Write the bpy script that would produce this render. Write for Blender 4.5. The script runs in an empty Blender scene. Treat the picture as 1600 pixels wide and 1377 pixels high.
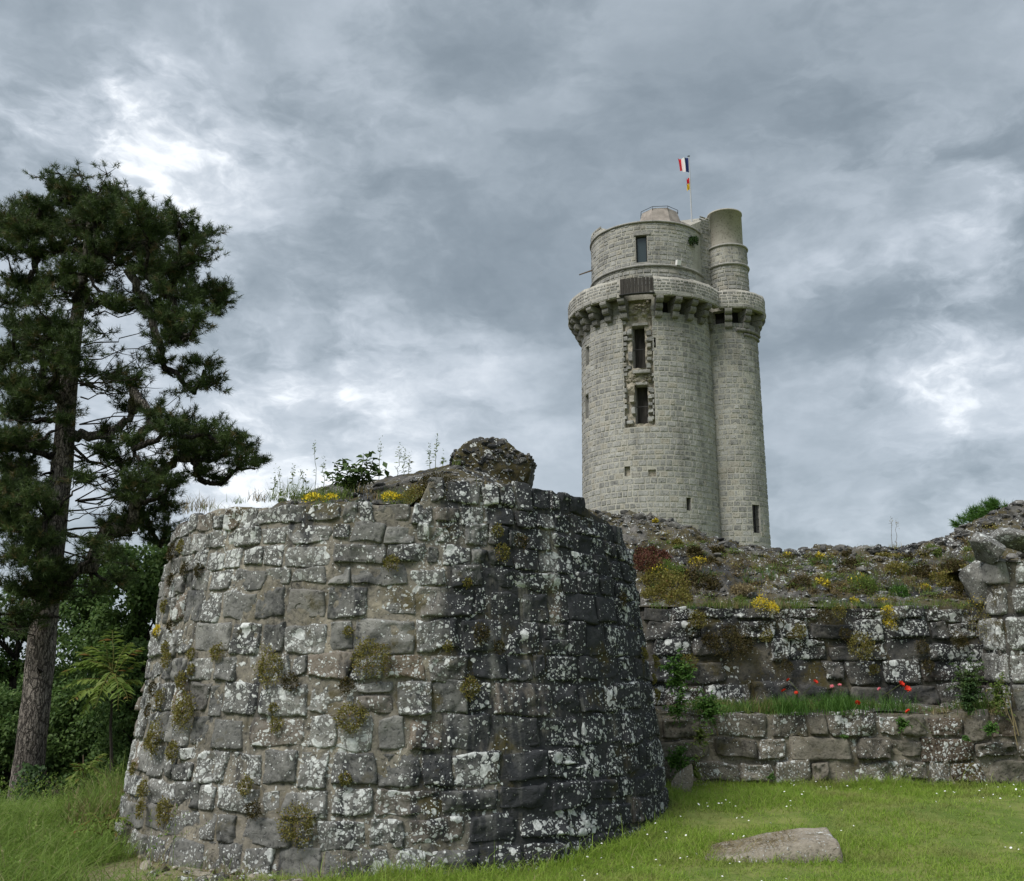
import bpy, math, random
import numpy as np
from mathutils import Vector

SC = bpy.context.scene
COL = SC.collection
rng = np.random.default_rng(11)
PI = math.pi

# ------------------------------------------------------------------ camera
TH = math.radians(13.1)
EYE = np.array([0.0, 0.0, 1.6])
cd = bpy.data.cameras.new('camera')
cam = bpy.data.objects.new('camera', cd)
COL.objects.link(cam)
cam.location = EYE
cam.rotation_euler = (PI/2 + TH, 0, 0)
cd.sensor_width = 36.0
cd.lens = 36.0
cd.clip_end = 9000
SC.camera = cam
SC.render.resolution_x, SC.render.resolution_y = 1024, 881

def ray(px, py):
    dx = (px-800)/1600.0
    dv = (688.5-py)/1600.0
    d = np.array([dx, math.cos(TH)-dv*math.sin(TH), math.sin(TH)+dv*math.cos(TH)])
    return d

def P(px, py, Y):
    """a point of the place: on the line of sight through a photo pixel, at northing Y"""
    d = ray(px, py)
    return EYE + d*(Y/d[1])

def mpp(Y):
    return Y/1600.0

# ------------------------------------------------------------------ colour management
SC.view_settings.view_transform = 'Standard'
SC.view_settings.look = 'None'
SC.view_settings.gamma = 1
SC.view_settings.use_curve_mapping = False
SC.view_settings.exposure = 1.32

# ------------------------------------------------------------------ node helpers
class G:
    def __init__(s, tree):
        s.t = tree
    def n(s, typ, ins=None, **props):
        nd = s.t.nodes.new(typ)
        for k, v in props.items():
            setattr(nd, k, v)
        for k, v in (ins or {}).items():
            sock = nd.inputs[k]
            if isinstance(v, bpy.types.NodeSocket):
                s.t.links.new(v, sock)
            else:
                sock.default_value = v
        return nd
    def math(s, op, a, b=0.0, c=None, clamp=False):
        ins = {0: a, 1: b}
        if c is not None: ins[2] = c
        return s.n('ShaderNodeMath', ins, operation=op, use_clamp=clamp).outputs[0]
    def vmath(s, op, a, b=(0, 0, 0)):
        nd = s.n('ShaderNodeVectorMath', {0: a, 1: b}, operation=op)
        return nd.outputs[1] if op in ('DOT_PRODUCT', 'LENGTH', 'DISTANCE') else nd.outputs[0]
    def scale(s, a, f):
        nd = s.n('ShaderNodeVectorMath', {0: a}, operation='SCALE')
        if isinstance(f, bpy.types.NodeSocket): s.t.links.new(f, nd.inputs['Scale'])
        else: nd.inputs['Scale'].default_value = f
        return nd.outputs[0]
    def noise(s, vec, scale, detail=5, rough=0.55, color=False, dist=0.0):
        nd = s.n('ShaderNodeTexNoise', {'Vector': vec, 'Scale': scale, 'Detail': detail, 'Roughness': rough, 'Distortion': dist})
        return nd.outputs['Color' if color else 'Fac']
    def voro(s, vec, scale, feature='F1', rand=1.0):
        nd = s.n('ShaderNodeTexVoronoi', {'Vector': vec, 'Scale': scale, 'Randomness': rand}, feature=feature)
        return nd.outputs
    def ramp(s, f, a, b, lo=0.0, hi=1.0, smooth=True):
        nd = s.n('ShaderNodeMapRange', {'Value': f, 'From Min': a, 'From Max': b, 'To Min': lo, 'To Max': hi})
        nd.interpolation_type = 'SMOOTHSTEP' if smooth else 'LINEAR'
        nd.clamp = True
        return nd.outputs[0]
    def mix(s, f, a, b, mode='MIX'):
        nd = s.n('ShaderNodeMix', data_type='RGBA', blend_type=mode)
        nd.clamp_factor = True
        for k, v in ((0, f), (6, a), (7, b)):
            if isinstance(v, bpy.types.NodeSocket): s.t.links.new(v, nd.inputs[k])
            elif k == 0: nd.inputs[0].default_value = v
            else: nd.inputs[k].default_value = (*v[:3], 1) if not isinstance(v, float) else (v, v, v, 1)
        return nd.outputs[2]
    def col(s, c):
        nd = s.n('ShaderNodeRGB'); nd.outputs[0].default_value = (*c, 1)
        return nd.outputs[0]

def mat(name):
    m = bpy.data.materials.new(name)
    m.use_nodes = True
    m.node_tree.nodes.clear()
    return m, G(m.node_tree)

# ------------------------------------------------------------------ sky and sun
SUN_EL, SUN_AZ = math.radians(52), math.radians(-132)     # azimuth from +Y, clockwise; behind the camera on the left
w = bpy.data.worlds.new('World')
SC.world = w
w.use_nodes = True
w.node_tree.nodes.clear()
g = G(w.node_tree)
sky = g.n('ShaderNodeTexSky', sky_type='NISHITA')
sky.sun_disc = False
sky.sun_elevation = SUN_EL
sky.sun_rotation = SUN_AZ
tc = g.n('ShaderNodeTexCoord').outputs['Generated']
dirn = g.vmath('NORMALIZE', tc)
sep = g.n('ShaderNodeSeparateXYZ', {0: dirn})
dz = g.math('ABSOLUTE', sep.outputs['Z'])
den = g.math('ADD', dz, 0.22)
pl = g.n('ShaderNodeCombineXYZ', {0: g.math('DIVIDE', sep.outputs['X'], den), 1: g.math('DIVIDE', sep.outputs['Y'], den), 2: 0.0}).outputs[0]
# domain warp, then cloud layers (a deck seen in perspective)
wv = g.scale(g.vmath('SUBTRACT', g.noise(pl, 1.3, 5, 0.6, True), (0.5, 0.5, 0.5)), 0.8)
pw = g.vmath('ADD', pl, wv)
c1 = g.noise(pw, 1.1, 6, 0.5)
c2 = g.noise(g.vmath('ADD', pw, (7.3, 2.1, 0.4)), 2.6, 9, 0.58)
dsk = g.n('ShaderNodeMapping', {'Vector': dirn, 'Rotation': (0.0, math.radians(28), 0.0), 'Scale': (1.0, 1.0, 1.9)}).outputs[0]
wd3 = g.vmath('ADD', dsk, g.scale(g.vmath('SUBTRACT', g.noise(dsk, 3.5, 5, 0.6, True), (0.5, 0.5, 0.5)), 0.22))
c3 = g.noise(g.vmath('ADD', wd3, (3.1, 0.7, 0.2)), 4.6, 9, 0.56)
c4 = g.noise(g.vmath('ADD', wd3, (1.1, 5.7, 2.2)), 13.0, 7, 0.6)
billow = g.math('MULTIPLY', g.math('ABSOLUTE', g.math('SUBTRACT', c3, 0.5)), 2.0)
def cen(x, k): return g.math('MULTIPLY', g.math('SUBTRACT', x, 0.5), k)
cv = g.math('ADD', g.math('ADD', cen(c1, 0.65), cen(c2, 0.50)), g.math('ADD', cen(c3, 0.66), cen(c4, 0.17)))
cv = g.math('SUBTRACT', cv, g.math('MULTIPLY', g.math('SUBTRACT', billow, 0.16), 0.35))
# thin and thick parts of the deck as they stood: (pixel, angular radius, gain)
wob = g.scale(g.vmath('SUBTRACT', g.noise(dirn, 5.0, 6, 0.62, True), (0.5, 0.5, 0.5)), 0.34)
dw = g.vmath('NORMALIZE', g.vmath('ADD', dirn, wob))
brk = g.math('ADD', g.ramp(c3, 0.42, 0.62, 0.25, 1.5), g.ramp(c4, 0.40, 0.65, -0.3, 0.5))
for px, py, rad, gain in (
        (300, 210, 0.060, 0.27), (50, 210, 0.10, 0.22), (60, 150, 0.05, 0.10), (600, 165, 0.07, 0.16), (150, 300, 0.08, 0.14),
        (1480, 400, 0.14, 0.26), (1410, 505, 0.06, 0.16), (1590, 330, 0.06, 0.20), (620, 690, 0.13, 0.30), (330, 330, 0.10, 0.06),
        (560, 400, 0.10, 0.08), (1300, 820, 0.10, 0.08), (130, 760, 0.22, 0.26), (1540, 650, 0.10, 0.14), (440, 560, 0.10, 0.06),
        (720, 260, 0.11, -0.10), (1330, 150, 0.24, -0.15), (950, 300, 0.14, -0.09), (640, 480, 0.09, -0.09), (820, 560, 0.10, -0.07),
        (1500, 30, 0.15, -0.08), (420, 190, 0.06, -0.12), (1560, 720, 0.08, -0.05), (1330, 330, 0.10, -0.12), (480, 610, 0.09, -0.07), (250, 30, 0.10, -0.06), (1250, 650, 0.12, -0.03)):
    d = ray(px, py); d = d/np.linalg.norm(d)
    dot = g.vmath('DOT_PRODUCT', dw, tuple(d))
    f = g.ramp(dot, math.cos(rad*1.7), 1.0, 0.0, 1.0)
    if gain > 0: f = g.math('MULTIPLY', f, brk)
    cv = g.math('MULTIPLY_ADD', f, gain*(0.55 if gain > 0 else 0.9), cv)
rampn = g.n('ShaderNodeValToRGB', {0: g.math('ADD', g.math('MULTIPLY', cv, 0.95), 0.455)})
cr = rampn.color_ramp
cr.interpolation = 'B_SPLINE'
e = cr.elements
e[0].position, e[0].color = 0.02, (0.088, 0.107, 0.123, 1)
e[1].position, e[1].color = 0.98, (0.46, 0.475, 0.49, 1)
for pos, c in ((0.25, (0.118, 0.140, 0.159)), (0.42, (0.162, 0.186, 0.208)), (0.60, (0.212, 0.237, 0.264)), (0.80, (0.285, 0.308, 0.335))):
    el = e.new(pos); el.color = (*c, 1)
skyc = g.mix(0.95, sky.outputs[0], g.scale(rampn.outputs[0], 10.0))
bg = g.n('ShaderNodeBackground', {'Color': skyc, 'Strength': 0.10})
wo = g.n('ShaderNodeOutputWorld', {'Surface': bg.outputs[0]})

sl = bpy.data.lights.new('sun', 'SUN')
sl.energy = 1.5
sl.angle = math.radians(28)
sl.color = (1.0, 0.97, 0.92)
so = bpy.data.objects.new('sun', sl)
COL.objects.link(so)
sd = Vector((math.sin(SUN_AZ)*math.cos(SUN_EL), math.cos(SUN_AZ)*math.cos(SUN_EL), math.sin(SUN_EL)))
so.rotation_euler = sd.to_track_quat('Z', 'Y').to_euler()
so.location = (-6, -8, 30)

# ------------------------------------------------------------------ numpy noise
def _h(ix, iy, iz, seed):
    h = (ix*374761393 + iy*668265263 + iz*1274126177 + seed*974711) & 0xffffffff
    h = ((h ^ (h >> 13))*1274126177) & 0xffffffff
    h = h ^ (h >> 16)
    return (h & 0xffff)/65535.0*2-1

def vnoise(p, seed=0):
    p = np.asarray(p, float)
    i = np.floor(p).astype(np.int64); f = p-i
    u = f*f*(3-2*f)
    x, y, z = i[..., 0], i[..., 1], i[..., 2]
    ux, uy, uz = u[..., 0], u[..., 1], u[..., 2]
    r = 0
    for dx in (0, 1):
        for dy in (0, 1):
            for dzz in (0, 1):
                wgt = (ux if dx else 1-ux)*(uy if dy else 1-uy)*(uz if dzz else 1-uz)
                r = r + wgt*_h(x+dx, y+dy, z+dzz, seed)
    return r

def fbm(p, scale=1.0, octv=4, gain=0.5, seed=0):
    p = np.asarray(p, float)*scale
    a, s, r = 1.0, 0.0, 0.0
    for k in range(octv):
        r = r + a*vnoise(p, seed+k*17); s += a
        a *= gain; p = p*2.03+1.7
    return r/s

def ss(x, a=0.0, b=1.0):
    t = np.clip((np.asarray(x, float)-a)/(b-a), 0, 1)
    return t*t*(3-2*t)

# ------------------------------------------------------------------ mesh helpers
def mesh(name, v, f, mats, smooth=False, rnd=None, midx=None):
    """v (n,3); f list of tuples or an (m,k) array; rnd per vertex"""
    me = bpy.data.meshes.new(name)
    v = np.asarray(v, np.float32)
    if isinstance(f, np.ndarray):
        m, k = f.shape
        me.vertices.add(len(v)); me.vertices.foreach_set('co', v.ravel())
        me.loops.add(m*k); me.loops.foreach_set('vertex_index', f.astype(np.int32).ravel())
        me.polygons.add(m)
        me.polygons.foreach_set('loop_start', np.arange(0, m*k, k, dtype=np.int32))
        me.update(calc_edges=True)
    else:
        me.from_pydata([tuple(q) for q in v.tolist()], [], f)
        me.update()
    for mm in (mats if isinstance(mats, (list, tuple)) else [mats]):
        me.materials.append(mm)
    if midx is not None:
        me.polygons.foreach_set('material_index', np.asarray(midx, np.int32))
    if rnd is not None:
        a = me.attributes.new('rnd', 'FLOAT', 'POINT')
        if np.isscalar(rnd): rnd = np.full(len(v), rnd)
        a.data.foreach_set('value', np.asarray(rnd, np.float32))
    if smooth:
        me.polygons.foreach_set('use_smooth', np.ones(len(me.polygons), bool))
    return me

def tag(o, label=None, cat=None, group=None, kind=None):
    if label: o['label'] = label
    if cat: o['category'] = cat
    if group: o['group'] = group
    if kind: o['kind'] = kind
    return o

def link(name, me, parent=None, loc=None):
    o = bpy.data.objects.new(name, me)
    COL.objects.link(o)
    if parent is not None:
        o.parent = parent
        o.location = -Vector(parent.location) if loc is None else loc
    elif loc is not None:
        o.location = loc
    return o

def obj(name, v, f, mats, parent=None, loc=None, smooth=False, rnd=None, midx=None):
    return link(name, mesh(name, v, f, mats, smooth, rnd, midx), parent, loc)

def thing(name, loc, label, cat, group=None):
    o = bpy.data.objects.new(name, None)
    o.empty_display_size = 0.2
    COL.objects.link(o); o.location = tuple(loc)
    return tag(o, label, cat, group)

class MB:
    """collects pieces that belong to ONE part"""
    def __init__(s): s.v, s.f, s.r, s.n = [], [], [], 0
    def add(s, v, f, r=0.5):
        v = np.asarray(v, float).reshape(-1, 3)
        s.v.append(v); s.f += [tuple(int(i)+s.n for i in q) for q in f]
        s.r.append(np.full(len(v), r) if np.isscalar(r) else np.asarray(r)); s.n += len(v)
    def box(s, c, h, rz=0.0, r=0.5, tilt=0.0):
        c = np.array(c, float); hx, hy, hz = h
        q = np.array([[x*hx, y*hy, z*hz] for x in (-1, 1) for y in (-1, 1) for z in (-1, 1)], float)
        ct, st = math.cos(tilt), math.sin(tilt)
        q = np.stack([q[:, 0], q[:, 1]*ct-q[:, 2]*st, q[:, 1]*st+q[:, 2]*ct], 1)
        cr_, sr = math.cos(rz), math.sin(rz)
        q = np.stack([q[:, 0]*cr_-q[:, 1]*sr, q[:, 0]*sr+q[:, 1]*cr_, q[:, 2]], 1)+c
        s.add(q, [(0, 1, 3, 2), (4, 6, 7, 5), (0, 4, 5, 1), (2, 3, 7, 6), (0, 2, 6, 4), (1, 5, 7, 3)], r)
    def tube(s, pts, rad, k=6, r=0.5):
        v, f = tube(pts, rad, k); s.add(v, f, r)
    def build(s, name, mats, parent=None, loc=None, smooth=False):
        return obj(name, np.concatenate(s.v), s.f, mats, parent, loc, smooth, np.concatenate(s.r))

def tube(pts, rad, k=6, cap=True):
    pts = np.asarray(pts, float); n = len(pts)
    rad = np.full(n, rad) if np.isscalar(rad) else np.asarray(rad, float)
    tg = np.gradient(pts, axis=0); tg /= np.linalg.norm(tg, axis=1)[:, None]+1e-9
    ref = np.array([0.31, 0.95, 0.1]) if abs(tg[0, 2]) > 0.6 else np.array([0.05, 0.1, 1.0])
    a = np.cross(tg, ref); a /= np.linalg.norm(a, axis=1)[:, None]+1e-9
    b = np.cross(tg, a)
    t = np.linspace(0, 2*PI, k, endpoint=False)
    v = pts[:, None]+rad[:, None, None]*(np.cos(t)[None, :, None]*a[:, None]+np.sin(t)[None, :, None]*b[:, None])
    f = []
    for i in range(n-1):
        for j in range(k):
            f.append((i*k+j, i*k+(j+1) % k, (i+1)*k+(j+1) % k, (i+1)*k+j))
    if cap:
        f.append(tuple(range(k-1, -1, -1))); f.append(tuple((n-1)*k+j for j in range(k)))
    return v.reshape(-1, 3), f

def grid_faces(nu, nv, keep=None):
    i, j = np.meshgrid(np.arange(nu-1), np.arange(nv-1), indexing='ij')
    q = np.stack([i*nv+j, (i+1)*nv+j, (i+1)*nv+j+1, i*nv+j+1], -1).reshape(-1, 4)
    return q if keep is None else q[keep.reshape(-1)]

def blades(root, h, wd, lean, yaw=None, seg=2, droop=0.6):
    """grass blades: triangles, per-vertex random; root (n,3)"""
    n = len(root)
    yaw = rng.uniform(0, 2*PI, n) if yaw is None else yaw
    wd = np.broadcast_to(np.asarray(wd, float), n)
    d = np.stack([np.cos(yaw), np.sin(yaw), np.zeros(n)], 1)
    fy = yaw+rng.uniform(0.6, 2.4, n)
    side = np.stack([np.cos(fy), np.sin(fy), np.zeros(n)], 1)
    vs = []
    for k in range(seg+1):
        t = k/seg
        c = root+d*(lean*h*(t**1.7))[:, None]
        c[:, 2] += h*t*(1-droop*lean*t*0.55)
        if k < seg:
            ww = wd*(1-0.75*t)
            vs += [c-side*ww[:, None]*0.5, c+side*ww[:, None]*0.5]
        else:
            vs.append(c)
    m = 2*seg+1
    v = np.stack(vs, 1).reshape(-1, 3)
    tr = []
    for k in range(seg-1):
        a = 2*k
        tr += [(a, a+1, a+3), (a, a+3, a+2)]
    tr.append((2*seg-2, 2*seg-1, 2*seg))
    f = (np.arange(n)[:, None, None]*m+np.array(tr)[None]).reshape(-1, 3)
    return v, f, np.repeat(rng.random(n), m)

def rdirs(n):
    d = rng.normal(size=(n, 3)); return d/np.linalg.norm(d, axis=1)[:, None]

def leaves(pos, nrm, ax, ln, wd, rnd=None):
    """folded diamond leaves: pos base, ax along, nrm up"""
    n = len(pos)
    ax = ax/np.linalg.norm(ax, axis=1)[:, None]
    sd_ = np.cross(ax, nrm); sd_ /= np.linalg.norm(sd_, axis=1)[:, None]+1e-9
    up = np.cross(sd_, ax)
    ln = np.broadcast_to(ln, n)[:, None]; wd = np.broadcast_to(wd, n)[:, None]
    a = pos
    l_ = pos+ax*ln*0.45-sd_*wd*0.5+up*wd*0.14
    r_ = pos+ax*ln*0.45+sd_*wd*0.5+up*wd*0.14
    t = pos+ax*ln-up*ln*0.12
    v = np.stack([a, l_, t, r_], 1).reshape(-1, 3)
    f = (np.arange(n)[:, None, None]*4+np.array([[0, 2, 1], [0, 3, 2]])[None]).reshape(-1, 3)
    rr = rng.random(n) if rnd is None else rnd
    return v, f, np.repeat(rr, 4)

def needles(pos, ax, per, ln, wd, spread=1.0):
    """pine tufts: per needles per tuft, one thin triangle each"""
    n = len(pos)
    p = np.repeat(pos, per, 0); a = np.repeat(ax, per, 0)
    d = a*rng.uniform(0.25, 1.0, (n*per, 1))+rdirs(n*per)*spread*0.85
    d /= np.linalg.norm(d, axis=1)[:, None]
    back = rng.uniform(-0.5, 0.35, (n*per, 1))*ln
    b = p+a*back
    s_ = np.cross(d, rdirs(n*per)); s_ /= np.linalg.norm(s_, axis=1)[:, None]+1e-9
    L = ln*rng.uniform(0.7, 1.15, (n*per, 1))
    v = np.stack([b-s_*wd*0.5, b+s_*wd*0.5, b+d*L], 1).reshape(-1, 3)
    f = np.arange(n*per*3).reshape(-1, 3)
    return v, f, np.repeat(np.repeat(rng.random(n), per), 3)

class SB:
    """soup builder for triangle arrays (leaves, blades, needles of one part)"""
    def __init__(s): s.v, s.f, s.r, s.n = [], [], [], 0
    def add(s, vfr):
        v, f, r = vfr
        s.v.append(v); s.f.append(f+s.n); s.r.append(r); s.n += len(v)
    def build(s, name, m, parent=None, loc=None):
        return obj(name, np.concatenate(s.v), np.concatenate(s.f), m, parent, loc, False, np.concatenate(s.r))

# ------------------------------------------------------------------ materials
def pos_node(g):
    return g.n('ShaderNodeNewGeometry').outputs['Position']
def rnd_node(g):
    return g.n('ShaderNodeAttribute', attribute_name='rnd').outputs['Fac']

def finish(g, color, rough=0.95, normal=None, spec=0.15):
    b = g.n('ShaderNodeBsdfPrincipled', {'Base Color': color, 'Roughness': rough, 'Specular IOR Level': spec})
    if normal is not None: g.t.links.new(normal, b.inputs['Normal'])
    g.n('ShaderNodeOutputMaterial', {'Surface': b.outputs[0]})
    return b

def stone_material(name, dark, mid, light, lichen=0.5, lichen_col=(0.66, 0.68, 0.66), stain=None, stain_col=(0.018, 0.019, 0.021),
                   moss=0.0, bump=1.0, sc=1.0, use_rnd=True, warm=None, lichen_scale=1.0, pits=0.4):
    m, g = mat(name)
    p = pos_node(g)
    r = rnd_node(g) if use_rnd else g.noise(p, 1.3*sc, 2)
    wp = g.vmath('ADD', p, g.scale(g.vmath('SUBTRACT', g.noise(p, 9*sc, 3, 0.6, True), (0.5,)*3), 0.10/sc))
    off = g.n('ShaderNodeCombineXYZ', {0: g.math('MULTIPLY', r, 37.0), 1: g.math('MULTIPLY', r, 17.0), 2: 0.0}).outputs[0] if use_rnd else None
    q = g.vmath('ADD', wp, off) if use_rnd else wp          # every stone its own grain
    n1 = g.noise(q, 4.2*sc, 8, 0.62)
    n2 = g.noise(q, 26*sc, 6, 0.6)
    n0 = g.noise(p, 0.9*sc, 4, 0.55)
    t = g.math('ADD', g.math('MULTIPLY', r, 0.55), g.math('MULTIPLY', g.math('SUBTRACT', n1, 0.5), 1.5))
    t = g.math('ADD', t, g.math('MULTIPLY', g.math('SUBTRACT', n0, 0.5), 0.8))
    t = g.math('ADD', t, 0.22)
    c = g.mix(g.ramp(t, 0.05, 0.5), dark, mid)
    c = g.mix(g.ramp(t, 0.5, 0.95), c, light)
    if warm is not None:
        rw = g.math('FRACT', g.math('MULTIPLY', r, 7.13))
        c = g.mix(g.math('MULTIPLY', g.ramp(rw, 0.80, 0.95), 0.8), c, warm)
    c = g.mix(g.math('MULTIPLY', g.ramp(n2, 0.35, 0.75, 0.0, 1.0), 0.45), c, light)
    c = g.mix(g.ramp(n2, 0.47, 0.30, 0.0, 0.65), c, tuple(0.35*x for x in dark))
    hgt = g.math('ADD', g.math('MULTIPLY', n1, 0.9), g.math('MULTIPLY', n2, 0.35))
    # weather pits
    pv = g.voro(wp, 17*sc, 'SMOOTH_F1')
    pit = g.math('MULTIPLY', g.ramp(pv['Distance'], 0.28, 0.05), g.ramp(g.noise(q, 2.1*sc, 3), 0.52, 0.66))
    hgt = g.math('SUBTRACT', hgt, g.math('MULTIPLY', pit, pits))
    if stain is not None:
        s = stain(g, p)
        c = g.mix(s, c, g.mix(n2, stain_col, tuple(2.6*x for x in stain_col)))
    if moss > 0:
        mm = g.math('MULTIPLY', g.ramp(g.noise(p, 2.3*sc, 6, 0.6), 0.60-0.12*moss, 0.74-0.12*moss), g.ramp(n2, 0.3, 0.55))
        c = g.mix(g.math('MULTIPLY', mm, 0.8), c, (0.065, 0.052, 0.014))
    if lichen > 0:
        lr = g.math('FRACT', g.math('MULTIPLY', r, 13.7))
        base = g.math('ADD', g.math('ADD', g.noise(p, 1.9*sc, 5, 0.6), g.math('MULTIPLY', g.math('SUBTRACT', g.noise(p, 0.75*sc, 3, 0.5), 0.52), 0.7)), g.math('MULTIPLY', g.math('SUBTRACT', lr, 0.5), 0.44))
        tot = None
        for k, (s_, rmax, w_) in enumerate(((9.0, 0.46, -0.13), (20.0, 0.42, -0.02), (46.0, 0.42, 0.05))):
            v = g.voro(g.vmath('ADD', wp, (3.1*k, 1.7*k, 0.3)), s_*sc*lichen_scale)
            cell = g.n('ShaderNodeSeparateColor', {0: v['Color']}).outputs[0]
            thr = g.math('MULTIPLY', g.ramp(g.math('ADD', base, g.math('MULTIPLY', g.math('SUBTRACT', cell, 0.5), 0.75)), 0.80-0.42*lichen-w_, 1.06-0.42*lichen-w_), rmax)
            edge = g.math('ADD', v['Distance'], g.math('MULTIPLY', g.math('SUBTRACT', n2, 0.5), 0.34))
            sp = g.math('GREATER_THAN', thr, edge) if k == 2 else g.ramp(g.math('SUBTRACT', thr, edge), -0.03, 0.05)
            tot = sp if tot is None else g.math('MAXIMUM', tot, sp)
        lc = g.mix(g.ramp(n2, 0.35, 0.65), tuple(0.55*x for x in lichen_col), lichen_col)
        c = g.mix(g.math('MULTIPLY', tot, 0.92), c, lc)
        hgt = g.math('ADD', hgt, g.math('MULTIPLY', tot, 0.16))
    bn = g.n('ShaderNodeBump', {'Height': hgt, 'Strength': 0.9*bump, 'Distance': 0.035/sc})
    finish(g, c, 0.95, bn.outputs[0])
    return m

def bastion_stain(g, p):
    s = g.n('ShaderNodeSeparateXYZ', {0: p})
    st = g.n('ShaderNodeVectorMath', {0: p, 1: (2.6, 2.6, 0.38)}, operation='MULTIPLY').outputs[0]
    streak = g.noise(st, 1.5, 6, 0.62)
    blot = g.noise(p, 1.7, 6, 0.62)
    f = g.math('ADD', g.math('MULTIPLY', g.ramp(s.outputs[0], -1.2, 0.2), 0.80), g.math('MULTIPLY', g.math('SUBTRACT', streak, 0.5), 2.8))
    f = g.math('ADD', f, g.math('MULTIPLY', g.math('SUBTRACT', blot, 0.5), 1.5))
    return g.ramp(f, 0.12, 0.60, 0.0, 0.95)

def curtain_stain(g, p):
    s = g.n('ShaderNodeSeparateXYZ', {0: p})
    f = g.math('ADD', g.math('MULTIPLY', g.ramp(s.outputs[2], 0.9, 1.5), 0.42), g.math('MULTIPLY', g.math('SUBTRACT', g.noise(p, 1.5, 6, 0.65), 0.5), 1.9))
    return g.ramp(f, 0.02, 0.55, 0.0, 0.9)

def tower_stain(g, p):
    st = g.n('ShaderNodeVectorMath', {0: p, 1: (1.5, 1.5, 0.10)}, operation='MULTIPLY').outputs[0]
    f = g.math('ADD', g.noise(st, 1.0, 5, 0.6), g.math('MULTIPLY', g.math('SUBTRACT', g.noise(p, 0.35, 4, 0.6), 0.5), 0.9))
    s = g.n('ShaderNodeSeparateXYZ', {0: p})
    f = g.math('ADD', f, g.math('MULTIPLY', g.ramp(s.outputs[2], 20.0, 27.5), 0.10))
    return g.ramp(f, 0.48, 0.82, 0.0, 0.55)

def rubble_stain(g, p):
    return g.ramp(g.noise(p, 0.9, 6, 0.65), 0.40, 0.62, 0.0, 0.9)

M_bas = stone_material('bastion_stone', (0.050, 0.051, 0.051), (0.130, 0.129, 0.122), (0.255, 0.25, 0.232), 0.72, stain=bastion_stain, moss=0.15, bump=1.0, warm=(0.17, 0.125, 0.085))
M_bmor = stone_material('bastion_mortar', (0.065, 0.062, 0.055), (0.165, 0.152, 0.128), (0.36, 0.32, 0.25), 0.30, stain=bastion_stain, moss=0.5, bump=0.9, use_rnd=False)
M_cur = stone_material('curtain_stone', (0.042, 0.040, 0.036), (0.105, 0.098, 0.085), (0.21, 0.195, 0.17), 0.72, stain=curtain_stain, moss=0.45, bump=1.1, warm=(0.045, 0.024, 0.014))
M_cmor = stone_material('curtain_mortar', (0.05, 0.044, 0.035), (0.12, 0.107, 0.085), (0.22, 0.195, 0.15), 0.25, stain=curtain_stain, moss=0.8, bump=1.0, use_rnd=False)
M_low = stone_material('lower_wall_stone', (0.055, 0.050, 0.042), (0.135, 0.122, 0.10), (0.255, 0.232, 0.19), 0.50, stain=curtain_stain, moss=0.5, bump=1.1, warm=(0.045, 0.024, 0.014))
M_lmor = stone_material('lower_wall_mortar', (0.10, 0.088, 0.068), (0.20, 0.178, 0.14), (0.32, 0.285, 0.225), 0.2, stain=curtain_stain, moss=0.7, bump=1.0, use_rnd=False)
M_rub = stone_material('rubble_core', (0.040, 0.038, 0.034), (0.105, 0.10, 0.09), (0.21, 0.20, 0.185), 0.22, stain=rubble_stain, moss=1.5, bump=1.3, use_rnd=False, sc=0.9)
M_rst = stone_material('rubble_stone', (0.045, 0.043, 0.039), (0.12, 0.115, 0.105), (0.25, 0.24, 0.22), 0.36, stain=rubble_stain, moss=0.5, bump=1.1, sc=1.3)
M_pier = stone_material('pier_stone', (0.050, 0.050, 0.047), (0.125, 0.123, 0.115), (0.25, 0.245, 0.225), 0.78, moss=0.5, bump=1.0)
M_slab = stone_material('slab_stone', (0.14, 0.12, 0.09), (0.25, 0.22, 0.175), (0.36, 0.325, 0.27), 0.15, moss=0.1, bump=1.3, sc=1.4, use_rnd=False)
M_tow = stone_material('tower_stone', (0.165, 0.163, 0.156), (0.29, 0.286, 0.272), (0.40, 0.393, 0.37), 0.0, stain=tower_stain, stain_col=(0.07, 0.069, 0.066), bump=0.9, sc=0.32, warm=(0.34, 0.31, 0.25))
M_tmor = stone_material('tower_mortar', (0.29, 0.28, 0.245), (0.375, 0.36, 0.315), (0.45, 0.435, 0.385), 0.0, stain=tower_stain, stain_col=(0.09, 0.085, 0.075), bump=0.5, sc=0.35, use_rnd=False)
M_trub = stone_material('tower_rubble', (0.15, 0.135, 0.11), (0.31, 0.28, 0.225), (0.46, 0.42, 0.34), 0.0, bump=2.2, sc=0.6, use_rnd=False)
M_trim = stone_material('tower_trim', (0.20, 0.195, 0.18), (0.30, 0.29, 0.27), (0.38, 0.37, 0.345), 0.0, bump=0.5, sc=0.4)
M_corb = stone_material('corbel_stone', (0.10, 0.097, 0.09), (0.17, 0.165, 0.152), (0.27, 0.26, 0.24), 0.0, bump=0.6, sc=0.4)
M_concrete = stone_material('render', (0.27, 0.25, 0.215), (0.345, 0.325, 0.28), (0.40, 0.375, 0.33), 0.0, bump=0.12, sc=0.25, use_rnd=False, pits=0.0)

def plain(name, c, rough=0.8, var=0.0, metal=0.0, spec=0.3, scale=6.0):
    m, g = mat(name)
    col = g.col(c)
    if var:
        n = g.noise(pos_node(g), scale, 5, 0.6)
        col = g.mix(g.ramp(n, 0.3, 0.7), tuple(x*(1-var) for x in c), tuple(x*(1+var) for x in c))
    b = finish(g, col, rough, None, spec)
    b.inputs['Metallic'].default_value = metal
    return m

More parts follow.
